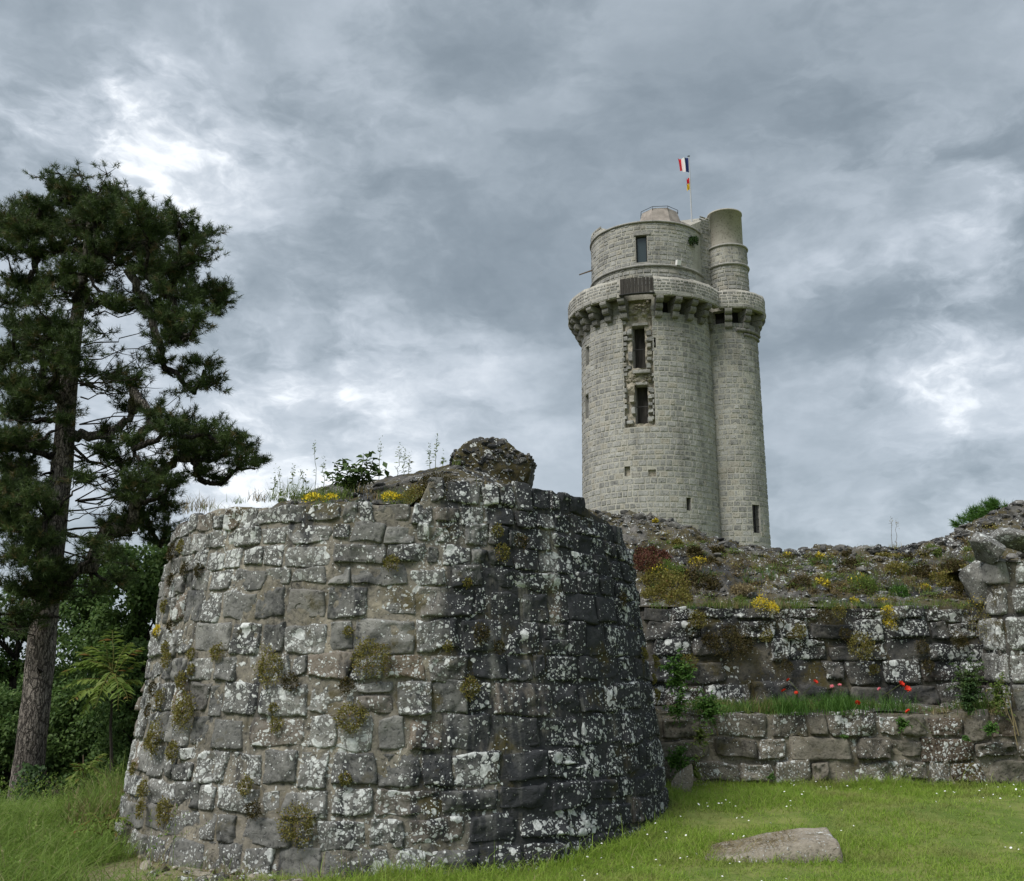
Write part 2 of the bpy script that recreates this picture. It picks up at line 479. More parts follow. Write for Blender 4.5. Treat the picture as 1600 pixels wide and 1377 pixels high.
def foliage(name, a, b, trans=0.35, c=None, rough=0.6, patch=None):
    """leaf / blade / needle colours vary from one piece to the next"""
    m, g = mat(name)
    r = rnd_node(g)
    col = g.mix(r, a, b)
    if c is not None:
        col = g.mix(g.ramp(g.math('FRACT', g.math('MULTIPLY', r, 9.7)), 0.86, 0.97), col, c)
    if patch is not None:
        col = g.mix(g.ramp(g.noise(pos_node(g), patch[1], 4, 0.6), 0.50, 0.70), col, g.mix(r, patch[0], tuple(x*0.6 for x in patch[0])))
    d = g.n('ShaderNodeBsdfPrincipled', {'Base Color': col, 'Roughness': rough, 'Specular IOR Level': 0.25})
    t = g.n('ShaderNodeBsdfTranslucent', {'Color': col})
    mx = g.n('ShaderNodeMixShader', {0: trans, 1: d.outputs[0], 2: t.outputs[0]})
    g.n('ShaderNodeOutputMaterial', {'Surface': mx.outputs[0]})
    return m

M_lawn = foliage('lawn_blade', (0.20, 0.335, 0.036), (0.34, 0.45, 0.085), 0.5, (0.33, 0.30, 0.14), patch=((0.36, 0.37, 0.13), 1.3))
M_tall = foliage('tall_grass_blade', (0.115, 0.205, 0.030), (0.25, 0.345, 0.080), 0.5, (0.32, 0.30, 0.15))
M_weed = foliage('weed_leaf', (0.10, 0.165, 0.030), (0.20, 0.26, 0.065), 0.45, (0.22, 0.18, 0.08))
M_dry = foliage('dry_grass', (0.16, 0.12, 0.055), (0.34, 0.28, 0.15), 0.2)
M_moss = foliage('moss_leaf', (0.12, 0.11, 0.022), (0.26, 0.235, 0.06), 0.25, (0.22, 0.13, 0.05))
M_dryish = foliage('brown_herb', (0.07, 0.05, 0.022), (0.17, 0.125, 0.05), 0.2)
M_mossdark = foliage('dark_moss', (0.030, 0.026, 0.008), (0.085, 0.070, 0.018), 0.1, (0.11, 0.07, 0.03))
M_redsed = foliage('red_stonecrop', (0.09, 0.028, 0.024), (0.17, 0.075, 0.045), 0.1, (0.10, 0.10, 0.03))
M_yel = foliage('yellow_flower', (0.62, 0.46, 0.02), (0.80, 0.66, 0.05), 0.1)
M_fern = foliage('fern_leaf', (0.045, 0.12, 0.020), (0.11, 0.21, 0.040), 0.35)
M_shrub = foliage('shrub_leaf', (0.045, 0.085, 0.022), (0.10, 0.15, 0.045), 0.3)
M_pine = foliage('pine_needle', (0.020, 0.040, 0.011), (0.088, 0.130, 0.036), 0.25, (0.13, 0.105, 0.04))
M_leafdk = foliage('woodland_leaf', (0.042, 0.09, 0.022), (0.12, 0.19, 0.05), 0.4)
M_ail = foliage('pinnate_leaf', (0.09, 0.16, 0.028), (0.21, 0.27, 0.06), 0.4, (0.22, 0.13, 0.045))
M_ivy = foliage('ivy_leaf', (0.022, 0.050, 0.014), (0.050, 0.095, 0.026), 0.15)
M_red = foliage('poppy_petal', (0.62, 0.035, 0.015), (0.75, 0.07, 0.03), 0.3)
M_pink = foliage('pink_petal', (0.60, 0.12, 0.16), (0.70, 0.22, 0.25), 0.3)
M_white = plain('daisy_white', (0.80, 0.80, 0.78), 0.7)
M_stem = plain('plant_stem', (0.10, 0.12, 0.04), 0.8)
M_brownstem = plain('dry_stem', (0.13, 0.10, 0.06), 0.9)
M_twig = plain('twig_bark', (0.040, 0.033, 0.026), 0.95, 0.3)
M_black = plain('painted_darkness', (0.012, 0.012, 0.012), 0.9)  # near-black backing; the unlit depth of openings is put into its colour
M_glass = plain('window_glass', (0.035, 0.05, 0.055), 0.12, 0, 0, 0.6)
M_iron = plain('iron', (0.05, 0.05, 0.052), 0.6, 0.2, 0.6)
M_pole = plain('pole_paint', (0.42, 0.43, 0.45), 0.4)
M_box = plain('white_box', (0.72, 0.72, 0.70), 0.5)
M_roof = plain('roof_tile', (0.30, 0.265, 0.235), 0.9, 0.25, scale=1.5)
M_flagblue = plain('flag_blue', (0.010, 0.022, 0.11), 0.8)
M_flagwhite = plain('flag_white', (0.78, 0.78, 0.78), 0.8)
M_flagred = plain('flag_red', (0.62, 0.025, 0.04), 0.8)
M_flagyel = plain('flag_yellow', (0.72, 0.48, 0.03), 0.8)
M_woodlight = plain('beam_wood', (0.14, 0.10, 0.065), 0.9, 0.3)

def wood_material():
    m, g = mat('weathered_boards')
    p = pos_node(g)
    st = g.n('ShaderNodeVectorMath', {0: p, 1: (14, 14, 0.8)}, operation='MULTIPLY').outputs[0]
    n = g.noise(st, 1.0, 6, 0.65)
    c = g.mix(g.ramp(n, 0.3, 0.72), (0.022, 0.020, 0.018), (0.085, 0.078, 0.070))
    c = g.mix(g.math('MULTIPLY', rnd_node(g), 0.5), c, (0.05, 0.046, 0.042))
    finish(g, c, 0.9, g.n('ShaderNodeBump', {'Height': n, 'Strength': 0.5, 'Distance': 0.03}).outputs[0])
    return m
M_board = wood_material()

def bark_material(name, a, b, sc):
    m, g = mat(name)
    p = pos_node(g)
    wp = g.vmath('ADD', p, g.scale(g.vmath('SUBTRACT', g.noise(p, 5, 4, 0.6, True), (0.5,)*3), 0.16))
    st = g.n('ShaderNodeVectorMath', {0: wp, 1: (sc, sc, sc*0.17)}, operation='MULTIPLY').outputs[0]
    v = g.voro(st, 1.0, 'DISTANCE_TO_EDGE')['Distance']
    v2 = g.voro(g.vmath('ADD', st, (5, 3, 1)), 2.3, 'DISTANCE_TO_EDGE')['Distance']
    n = g.noise(p, 22, 6, 0.65)
    n0 = g.noise(p, 1.4, 3)
    cr_ = g.math('MULTIPLY', g.ramp(v, 0.0, 0.16), g.ramp(v2, 0.0, 0.10, 0.55, 1.0))
    c = g.mix(g.ramp(g.math('ADD', n, g.math('MULTIPLY', g.math('SUBTRACT', n0, 0.5), 0.8)), 0.3, 0.7), a, b)
    c = g.mix(cr_, tuple(0.25*x for x in a), c)
    h = g.math('ADD', g.math('MULTIPLY', cr_, 0.8), g.math('MULTIPLY', n, 0.4))
    finish(g, c, 0.95, g.n('ShaderNodeBump', {'Height': h, 'Strength': 0.9, 'Distance': 0.03}).outputs[0])
    return m
M_bark = bark_material('pine_bark', (0.15, 0.13, 0.112), (0.34, 0.30, 0.26), 19.0)
M_bark2 = bark_material('dark_bark', (0.035, 0.030, 0.025), (0.075, 0.066, 0.055), 14.0)

def ground_material():
    m, g = mat('ground_soil')
    p = pos_node(g)
    s = g.n('ShaderNodeSeparateXYZ', {0: p})
    n = g.noise(p, 2.2, 6, 0.6); n2 = g.noise(p, 30, 5, 0.6)
    grass = g.mix(g.ramp(n, 0.35, 0.65), (0.10, 0.15, 0.03), (0.19, 0.21, 0.065))
    grass = g.mix(g.ramp(n2, 0.5, 0.75, 0, 0.5), grass, (0.16, 0.135, 0.075))
    litter = g.mix(g.ramp(n2, 0.3, 0.7), (0.020, 0.017, 0.012), (0.060, 0.046, 0.030))
    foot = g.math('MULTIPLY', g.ramp(g.vmath('DISTANCE', p, (-2.7, 9.35, 0.0)), 1.5, 0.5), g.ramp(n, 0.36, 0.5))
    grass = g.mix(foot, grass, g.mix(g.ramp(n2, 0.35, 0.65), (0.13, 0.10, 0.065), (0.30, 0.255, 0.18)))
    wood = g.math('MULTIPLY', g.ramp(g.math('ADD', s.outputs[0], g.math('MULTIPLY', n, 1.5)), -2.5, -4.0), g.ramp(g.math('ADD', s.outputs[1], g.math('MULTIPLY', n, 1.5)), 14.5, 16.0))
    c = g.mix(wood, grass, litter)
    finish(g, c, 1.0, g.n('ShaderNodeBump', {'Height': g.math('ADD', n2, n), 'Strength': 0.6, 'Distance': 0.03}).outputs[0])
    return m
M_ground = ground_material()

# ------------------------------------------------------------------ terrain
TX, TY = P(1015, 700, 75)[0], 75.0
BC = np.array([-1.244, 12.04])            # axis of the round bastion
BPHI = math.atan2(-BC[1], -BC[0])         # direction from it towards the viewpoint
def bR(z): return 2.98-0.125*np.asarray(z)

def ground_z(x, y):
    x = np.asarray(x, float); y = np.asarray(y, float)
    z = 0.30*ss(x, -0.9, 1.6)*ss(y, 8.4, 12.0)
    z = z-0.65*ss(-x, 3.6, 8.0)*ss(y, 11.5, 18.0)
    z = z+0.38*np.exp(-(((x+4.1)/0.9)**2+((y-13.6)/1.5)**2))
    z = z-5.0*ss(np.hypot(x*0.9, y-10), 26, 90)-8*ss(np.hypot(x, y), 90, 500)
    z = z+14.5*np.exp(-((x-TX)**2+(y-TY)**2)/(2*15.0**2))
    p3 = np.stack([x, y, 0*x], -1)
    return z+0.05*fbm(p3, 0.9, 3, seed=5)*ss(60-np.hypot(x, y), 0, 40)

def ground_hit(px, py):
    d = ray(px, py)
    t = np.linspace(4, 60, 3000)
    q = EYE+d*t[:, None]
    below = q[:, 2] < ground_z(q[:, 0], q[:, 1])
    k = int(np.argmax(below)) if below.any() else len(t)-1
    return q[k]

def warp_axis(n, near, far):
    t = np.linspace(-1, 1, n)
    return np.sign(t)*(near*np.abs(t)+(far-near)*np.abs(t)**6)
gx = warp_axis(260, 30, 4000); gy = warp_axis(260, 40, 4000)+12
gX, gY = np.meshgrid(gx, gy, indexing='ij')
gv = np.stack([gX, gY, ground_z(gX, gY)], -1).reshape(-1, 3)
tag(obj('ground', gv, grid_faces(260, 260), M_ground, smooth=True), kind='structure')

# ------------------------------------------------------------------ stones
def stone_block(S, u0, u1, v0, v1, proud, nu=14, nv=11, k=0.3, rough=0.02, seed=0, sink=0.05, power=5.0, edge=0.012, gap=0.012, tilt=None, skew=0.03):
    """one weathered block: S(u, v, d) maps wall coordinates and outward depth to the place"""
    cu, cv_, hu, hv = (u0+u1)/2, (v0+v1)/2, (u1-u0)/2-gap, (v1-v0)/2-gap
    a = np.linspace(-1, 1, nu); b = np.linspace(-1, 1, nv)
    a = np.sign(a)*np.abs(a)**0.7; b = np.sign(b)*np.abs(b)**0.7
    s, t = np.meshgrid(a, b, indexing='ij')
    x = s*np.sqrt(1-k*t*t/2); y = t*np.sqrt(1-k*s*s/2)
    e = np.maximum(np.abs(s), np.abs(t))
    rj = np.random.default_rng(seed*7+3)
    cj = rj.uniform(-1, 1, (2, 2, 2))*np.minimum(skew, 0.14*np.array([hu, hv]))
    w00, w10, w01, w11 = (1-x)*(1-y)/4, (1+x)*(1-y)/4, (1-x)*(1+y)/4, (1+x)*(1+y)/4
    u = cu+x*hu+w00*cj[0, 0, 0]+w10*cj[1, 0, 0]+w01*cj[0, 1, 0]+w11*cj[1, 1, 0]
    v = cv_+y*hv+w00*cj[0, 0, 1]+w10*cj[1, 0, 1]+w01*cj[0, 1, 1]+w11*cj[1, 1, 1]
    q = np.stack([u, v, np.full_like(u, seed*3.7)], -1)
    u = u+fbm(q, 5, 3, seed=3)*edge*2*e; v = v+fbm(q, 5, 3, seed=9)*edge*2*e
    tl = np.random.default_rng(seed+5).uniform(-1, 1, 2)*0.018 if tilt is None else tilt
    d = proud*(1-e**(power*1.5))+(fbm(q, 7, 4, 0.6, seed=1)*rough*1.5-np.abs(fbm(q, 4.5, 3, 0.6, seed=6))*rough*1.6+rough*0.4+s*tl[0]+t*tl[1])*(1-e**14)
    d = np.where(e > 0.999, -sink, d)
    vv = S(u, v, d).reshape(-1, 3)
    f = grid_faces(nu, nv).tolist()
    rim = [i*nv for i in range(nu)]+[(nu-1)*nv+j for j in range(1, nv)]+[i*nv+nv-1 for i in range(nu-2, -1, -1)]+[j for j in range(nv-2, 0, -1)]
    f.append(tuple(rim[::-1]))
    return vv, f

def courses(u0, u1, edges, wfun, seed):
    """split each course between u0 and u1 into blocks"""
    R = np.random.default_rng(seed)
    out = []
    for i in range(len(edges)-1):
        v0, v1 = edges[i], edges[i+1]
        u = u0-R.uniform(0, 1)*wfun(v0)
        while u < u1:
            wd = wfun(0.5*(v0+v1))*R.choice([0.5, 0.75, 0.95, 1.15, 1.4, 1.7], p=[.14, .2, .24, .2, .14, .08])*R.uniform(0.92, 1.08)
            if R.random() < 0.06 and wd < 1.3*(v1-v0):
                vm = v0+(v1-v0)*R.uniform(0.4, 0.62); out += [(u, u+wd, v0, vm), (u, u+wd, vm, v1)]
            else: out.append((u, u+wd, v0, v1))
            u += wd
    return out

# ------------------------------------------------------------------ round bastion
def b_bulge(phi, z):
    q = np.stack([np.cos(phi)*3, np.sin(phi)*3, z+0*phi], -1)
    return 0.055*fbm(q, 0.8, 3, seed=21)

def warp(u, v, seed, a=0.035):
    q = np.stack([u+0*v, v+0*u, 0*u+0*v+seed], -1)
    return u+1.2*a*fbm(q, 1.9, 2, seed=seed), v+a*fbm(q*np.array([1, 1.6, 1]), 1.5, 2, seed=seed+1)

def b_S(u, v, d):
    u, v = warp(u, v, 51, 0.024)
    phi = BPHI+u/2.8
    R = bR(v)+b_bulge(phi, v)+d
    return np.stack([BC[0]+R*np.cos(phi), BC[1]+R*np.sin(phi), v+0*phi], -1)

def bastion_hit(px, py, out=0.0):
    d = ray(px, py); t = np.linspace(7, 14, 3500)
    q = EYE+d*t[:, None]
    r = np.hypot(q[:, 0]-BC[0], q[:, 1]-BC[1])
    ins = r < bR(q[:, 2])+out
    if not ins.any():
        k = int(np.argmin(r-bR(q[:, 2])))
    else: k = int(np.argmax(ins))
    q = q[k]
    nrm = np.array([q[0]-BC[0], q[1]-BC[1], 0.35]); nrm /= np.linalg.norm(nrm)
    return q, nrm

row_px = [1400, 1325, 1275, 1231, 1174, 1119, 1065, 1023, 967, 917, 883, 848, 816, 785]      # course heights read off the photo
edges_b = [float(bastion_hit(600, y)[0][2]) for y in row_px]
edges_b = [edges_b[0]-0.38]+edges_b
d_top = edges_b[-1]
edges_b += [d_top+0.25]
def b_top(u):
    """height the facing still reaches, round the bastion (u grows to the right as seen from the lawn)"""
    x = np.array([-8, -4.6, -3.2, -2.0, 0.10, 0.22, 1.1, 1.9, 2.6, 3.2, 3.7, 4.4, 6, 8])
    zz = d_top+np.array([-.12, -.08, -.02, 0, 0, 0.22, 0.22, 0.18, 0.06, -.12, -.32, -.75, -1.1, -1.3])
    return np.interp(u, x, zz)

bastion = thing('round_bastion', (BC[0], BC[1], 0.0), 'ruined round bastion of weathered lichen spotted grey stone courses', 'bastion')
# mortar bed
U = np.linspace(-8.0, 8.0, 330); V = np.linspace(-0.7, 3.72, 96)
uu, vv = np.meshgrid(U, V, indexing='ij')
vv = np.minimum(vv, (b_top(uu)+0.05*fbm(np.stack([uu, 0*uu, 0*uu], -1), 3, 3)))
q3 = np.stack([uu, vv, 0*uu], -1)
mor = b_S(uu, vv, 0.024*fbm(q3, 4, 5, 0.6, seed=31)-0.002)
obj('mortar', mor.reshape(-1, 3), grid_faces(330, 96), M_bmor, bastion, smooth=True)
# facing blocks: the course heights read off the photo
bw = lambda v: 0.395-0.035*v
bl = courses(-5.1, 5.1, edges_b, bw, 4)
R_ = np.random.default_rng(8)
cnt = 0
stuffb = MB()
for i, (u0, u1, v0, v1) in enumerate(bl):
    cu = 0.5*(u0+u1)
    if v1 > b_top(cu)+0.11: continue
    jit = R_.uniform(-0.02, 0.02, 2)
    typ = R_.random()
    proud = R_.uniform(0.008, 0.030) if typ < 0.9 else R_.uniform(-0.004, 0.012)
    kk = R_.choice([0.06, 0.14, 0.26, 0.45], p=[.3, .35, .25, .10])
    near = abs(cu) < 3.95
    # broken blocks: now and then a short or a split one
    args = dict(proud=proud, k=kk, rough=R_.choice([0.014, 0.024, 0.036]), seed=i, edge=R_.uniform(0.012, 0.03), gap=R_.choice([0.0, 0.003, 0.008, 0.016], p=[.3, .3, .25, .15]), power=10.0, skew=0.022)
    pv, pf = stone_block(b_S, u0, u1, v0+jit[0], v1+jit[1], nu=20 if near else 7, nv=16 if near else 6, **args)
    rv = R_.random()
    if near and cnt < 300:
        obj('stone', pv, pf, M_bas, bastion, smooth=True, rnd=rv); cnt += 1
    else:
        stuffb.add(pv, pf, rv)
tag(stuffb.build('stonework', M_bas, bastion, smooth=True), kind='stuff')

# rubble core on top
nr, na = 60, 150
rr = np.linspace(0, 1, nr); aa = np.linspace(-PI, PI, na)
r2, a2 = np.meshgrid(rr, aa, indexing='ij')
def core_crest(X):
    px = [240, 290, 380, 430, 500, 600, 640, 700, 720, 838, 900, 940, 985, 1060]
    py = [800, 790, 768, 764, 758, 748, 738, 724, 722, 752, 772, 800, 860, 960]
    Xs = [P(a, b, 12.3)[0] for a, b in zip(px, py)]; Zs = [P(a, b, 12.3)[2] for a, b in zip(px, py)]
    return np.interp(X, Xs, Zs)
u_ang = ((a2-BPHI+PI) % (2*PI)-PI)*2.8
zt = b_top(np.clip(u_ang, -8, 8))-0.015
Rr = (bR(zt)+b_bulge(a2, zt)-0.02)*r2
X_ = BC[0]+Rr*np.cos(a2); Y_ = BC[1]+Rr*np.sin(a2)
edge_ = ss((1-r2), 0.0, 0.62)
Xc = X_*(12.3/np.maximum(Y_, 1))
zc = 1.6+(core_crest(Xc)-1.6)*np.minimum(Y_, 12.3)/12.3-0.01-0.05*np.clip(12.3-Y_, 0, 3)
zc = np.maximum(zc, zt)
Z_ = zt+(zc-zt)*edge_
qq = np.stack([X_, Y_, 0*X_], -1)
Z_ = Z_+(0.06*fbm(qq, 2.2, 5, 0.6, seed=41)+0.05*np.abs(fbm(qq, 6, 3, seed=44))-0.02)*ss(1-r2, 0.0, 0.08)
def core_z(x, y):
    k = np.argmin((X_-x)**2+(Y_-y)**2); return float(Z_.flat[k])
obj('rubble_core', np.stack([X_, Y_, Z_], -1).reshape(-1, 3), grid_faces(nr, na), M_rub, bastion, smooth=True)

def lump(c, r, seed, sub=2, flat=0.75, amp=0.28):
    """an irregular rubble stone"""
    t = (1+5**0.5)/2
    v = np.array([(-1, t, 0), (1, t, 0), (-1, -t, 0), (1, -t, 0), (0, -1, t), (0, 1, t), (0, -1, -t), (0, 1, -t), (t, 0, -1), (t, 0, 1), (-t, 0, -1), (-t, 0, 1)], float)
    f = [(0, 11, 5), (0, 5, 1), (0, 1, 7), (0, 7, 10), (0, 10, 11), (1, 5, 9), (5, 11, 4), (11, 10, 2), (10, 7, 6), (7, 1, 8), (3, 9, 4), (3, 4, 2), (3, 2, 6), (3, 6, 8), (3, 8, 9), (4, 9, 5), (2, 4, 11), (6, 2, 10), (8, 6, 7), (9, 8, 1)]
    v /= np.linalg.norm(v, axis=1)[:, None]; v = v.tolist()
    for _ in range(sub-1):
        nf, cache = [], {}
        def mid(a, b):
            key = (min(a, b), max(a, b))
            if key not in cache:
                m_ = np.array(v[a])+np.array(v[b]); v.append((m_/np.linalg.norm(m_)).tolist()); cache[key] = len(v)-1
            return cache[key]
        for a, b, c_ in f:
            ab, bc, ca = mid(a, b), mid(b, c_), mid(c_, a)
            nf += [(a, ab, ca), (b, bc, ab), (c_, ca, bc), (ab, bc, ca)]
        f = nf
    v = np.array(v)
    R2 = np.random.default_rng(seed)
    # knock flat faces off it, then roughen
    for _ in range(11):
        n_ = R2.normal(size=3); n_ /= np.linalg.norm(n_); h = R2.uniform(0.40, 0.80)
        dd = v@n_; v = v-np.clip(dd-h, 0, None)[:, None]*n_
    v = v*(1+amp*0.5*fbm(v+seed*1.3, 1.6, 3, seed=3)[:, None])
    sc_ = 1.25*np.array([R2.uniform(0.8, 1.5), R2.uniform(0.7, 1.1), flat*R2.uniform(0.75, 1.1)])*r
    a = R2.uniform(0, 2*PI); ct, st = math.cos(a), math.sin(a)
    v = v*sc_
    v = np.stack([v[:, 0]*ct-v[:, 1]*st, v[:, 0]*st+v[:, 1]*ct, v[:, 2]+0.25*R2.uniform(-1, 1)*v[:, 0]], 1)
    return v+np.asarray(c), f

R_ = np.random.default_rng(3)
small = MB()
for i in range(420):
    a = BPHI+R_.uniform(-1.35, 1.35); r = math.sqrt(R_.uniform(0.12, 0.93))
    u_ = (a-BPHI)*2.8; z0 = float(b_top(u_)); RR = (float(bR(z0))-0.1)*r
    x, y = BC[0]+RR*math.cos(a), BC[1]+RR*math.sin(a)
    s = R_.uniform(0.03, 0.075) if i < 130 else R_.uniform(0.012, 0.04)
    pv, pf = lump((x, y, core_z(x, y)-s*0.12), s, i, 2 if i < 130 else 1)
    if i < 130: obj('rubble_stone', pv, pf, M_rst, bastion, rnd=R_.random())
    else: small.add(pv, pf, R_.random())
tag(small.build('rubble', M_rst, bastion), kind='stuff')

# the stump of masonry standing on the bastion
stump = thing('masonry_stump', (P(770, 725, 12.0)[0], 12.0, 3.9), 'rough stump of rubble masonry standing on top of the round bastion', 'masonry stump')
c0 = P(770, 727, 12.2)
st_mb = MB()
nu_, nv_, nw = 30, 22, 16
def stump_S(s, t, dpt):
    return None
hx, hy, hz = 0.42, 0.45, 0.27
def stump_pt(d):
    """a boxy mound with a sheer right side; d: unit directions"""
    n = np.max(np.abs(d), axis=1)[:, None]
    b = d/n                                         # cube
    sph = d
    m_ = b*0.72+sph*0.45
    left = np.clip(-b[:, 0], 0, 1); top = np.clip(b[:, 2], 0, 1)
    x = m_[:, 0]*hx; y = m_[:, 1]*hy; z = m_[:, 2]*hz
    z = z-0.20*top*ss(m_[:, 0], 0.1, 1.1)-0.12*top*ss(-m_[:, 0], 0.5, 1.1)
    v = np.stack([x, y, z], 1)
    v = v*(1+0.10*fbm(v, 3.0, 5, 0.6, seed=55)[:, None])+d*(0.035*np.abs(fbm(v, 9, 3, seed=56)))[:, None]
    return v
th_, ph_ = np.meshgrid(np.linspace(0, 2*PI, 90), np.linspace(-PI/2, PI/2, 46), indexing='ij')
dd = np.stack([np.cos(ph_)*np.cos(th_), np.cos(ph_)*np.sin(th_), np.sin(ph_)], -1).reshape(-1, 3)
sv = stump_pt(dd)+np.array([c0[0], 12.2, c0[2]-0.05])
obj('core', sv, grid_faces(90, 46), M_rub, stump, smooth=True)
R_ = np.random.default_rng(5)
bits = MB()
for i in range(260):
    d = R_.normal(size=3); d[2] = abs(d[2])*0.9-0.25; d[1] = -abs(d[1]) if R_.random() < 0.75 else d[1]; d /= np.linalg.norm(d)
    q = stump_pt(d[None])[0]+np.array([c0[0], 12.2, c0[2]-0.05])
    s = R_.uniform(0.025, 0.055) if i < 110 else R_.uniform(0.012, 0.03)
    pv, pf = lump(q-d*s*0.25, s, 900+i, 2 if i < 110 else 1)
    if i < 110: obj('rubble_stone', pv, pf, M_rst, stump, rnd=R_.random())
    else: bits.add(pv, pf, R_.random())
tag(bits.build('rubble', M_rst, stump), kind='stuff')

# ------------------------------------------------------------------ curtain wall in two steps
YL, YU = 13.35, 14.0
def plane_S(Y0, seed):
    def S(u, v, d):
        u, v = warp(u, v, seed, 0.05)
        q = np.stack([u, v, 0*u+seed], -1)
        return np.stack([u+0*v, Y0-0.05*(v-0.5)*(-1)+0*u-d-0.04*fbm(q, 0.9, 3, seed=seed), v+0*u], -1)
    return S
def wall_run(name, label, Y0, rows, x0, x1, top_fn, wfun, seed, matst, matmo, group=None):
    S = plane_S(Y0, seed)
    ed = [float(P(1300, y, Y0)[2]) for y in rows]
    ed = [ed[0]-0.45]+ed
    root = thing(name, ((x0+x1)/2, Y0, ed[1]), label, 'wall', group)
    U = np.linspace(x0, x1, 240); V = np.linspace(ed[0], ed[-1]-0.03, 60)
    uu, vv = np.meshgrid(U, V, indexing='ij')
    q3 = np.stack([uu, vv, 0*uu], -1)
    vv = np.minimum(vv, top_fn(uu)-0.02+0.03*fbm(q3, 4, 3, seed=8))
    pts = S(uu, vv, 0.028*fbm(q3, 4, 5, 0.6, seed=seed+3)-0.012)
    obj('mortar', pts.reshape(-1, 3), grid_faces(240, 60), matmo, root, smooth=True)
    # the step on top
    R2 = np.random.default_rng(seed)
    bl = courses(x0, x1-0.3, ed, wfun, seed)
    for i, (u0, u1, v0, v1) in enumerate(bl):
        if v1 > float(top_fn(0.5*(u0+u1)))+0.12 or u0 < x0-0.1: continue
        jt = R2.uniform(-0.035, 0.035, 2)
        if v1 >= ed[-1]-1e-6: jt[1] = R2.uniform(-0.09, 0.03)
        kind = R2.random()
        pr = R2.uniform(0.015, 0.07) if kind < 0.93 else -0.06
        pv, pf = stone_block(S, u0+R2.uniform(-.02, .02), u1+R2.uniform(-.02, .02), v0+jt[0], v1+jt[1], pr, nu=20, nv=16, power=9.0, k=R2.choice([0.10, 0.22, 0.42]),
                             rough=R2.choice([0.02, 0.035, 0.05]), seed=seed*100+i, edge=R2.uniform(0.012, 0.028), gap=R2.choice([0.0, 0.004, 0.009, 0.016]), sink=0.30 if v1 >= ed[-1]-1e-6 else 0.09)
        obj('stone', pv, pf, matst, root, smooth=True, rnd=R2.random())
    return root, S, ed

low_top = lambda u: 0*np.asarray(u)+float(P(1300, 1110, YL)[2])
lower, S_low, ed_low = wall_run('stepped_wall', 'lower step of the curtain wall, browner stones rising from the lawn', YL, [1242, 1223, 1188, 1155, 1110], 1.3, 7.3, low_top, lambda v: 0.50, 61, M_low, M_lmor)
zl = ed_low[-1]
U = np.linspace(1.3, 7.3, 120); V = np.linspace(YL+0.05, YU+0.1, 16)
uu, vv = np.meshgrid(U, V, indexing='ij')
ledge_z = zl-0.04+0.10*ss(vv, YL, YU)+0.05*fbm(np.stack([uu, vv, 0*uu], -1), 3, 4, seed=77)
obj('ledge_soil', np.stack([uu, vv, ledge_z], -1).reshape(-1, 3), grid_faces(120, 16), M_rub, lower, smooth=True)

zu = float(P(1300, 945, YU)[2])
def up_top(u): return np.interp(np.asarray(u), [1.0, 1.5, 2.2, 8], [zu-0.25, zu-0.1, zu, zu])
upper, S_up, ed_up = wall_run('curtain_wall', 'upper face of the curtain wall, black stones thick with white lichen', YU, [1103, 1067, 1031, 1000, 968, 944], 0.9, 7.4, up_top, lambda v: 0.47, 64, M_cur, M_cmor)

# ruined core behind it, sloping up to the skyline
cpx = [900, 945, 1000, 1060, 1110, 1150, 1200, 1280, 1400, 1470, 1510, 1545, 1600, 1680]
cpy = [790, 800, 803, 814, 835, 852, 859, 856, 853, 846, 826, 802, 786, 780]
YC = 16.4
cx_ = [P(a, b, YC)[0] for a, b in zip(cpx, cpy)]; cz_ = [P(a, b, YC)[2] for a, b in zip(cpx, cpy)]
def bank_z(x, y, rough=True):
    x = np.asarray(x, float); y = np.asarray(y, float)
    cz = np.interp(x, cx_, cz_)
    f0 = zu-0.03+0.06*ss(y, YU, YU+0.4)
    up = np.clip((y-YU-0.30)/(YC-YU-0.30), 0, 1)
    z = f0+(cz-f0)*(0.35*up+0.65*ss(up))
    z = np.where(y > YC, cz-(cz+0.5)*ss(y, YC+0.3, YC+3.2), z)
    if rough:
        q = np.stack([x, y, 0*x], -1)
        amp = ss(y, YU+0.05, YU+0.9)
        z = z+amp*(0.16*fbm(q, 1.6, 5, 0.6, seed=91)+0.13*np.abs(fbm(q, 4, 4, 0.6, seed=92))+0.05*fbm(q, 13, 2, seed=93)) - 0.06*amp
    return z
U = np.linspace(0.5, 12.5, 520); V = np.concatenate([np.linspace(YU+0.12, YC+0.5, 130), np.linspace(YC+0.55, YC+3.4, 24)])
uu, vv = np.meshgrid(U, V, indexing='ij')
bank = thing('ruined_wall_core', (5.0, YC, 0.2), 'ruined rubble core of the wall sloping up behind the upper curtain face', 'ruined wall')
obj('rubble_core', np.stack([uu, vv, bank_z(uu, vv)], -1).reshape(-1, 3), grid_faces(*uu.shape), M_rub, bank, smooth=True)
R_ = np.random.default_rng(15)
sm = MB(); nb = 0
for i in range(1500):
    x = R_.uniform(1.2, 8.4); y = R_.uniform(YU+0.35, YC+0.35)
    big = i < 290
    s = R_.uniform(0.04, 0.10)*(1.25 if y < YC-0.6 else 1.0) if big else R_.uniform(0.015, 0.05)
    if big and R_.random() < 0.5: y = YC+R_.uniform(-0.35, 0.15)
    pv, pf = lump((x, y, float(bank_z(x, y))-s*0.12), s, 2000+i, 2 if big else 1, flat=0.62)
    if big: obj('rubble_stone', pv, pf, M_rst, bank, rnd=R_.random())
    else: sm.add(pv, pf, R_.random())
tag(sm.build('rubble', M_rst, bank), kind='stuff')

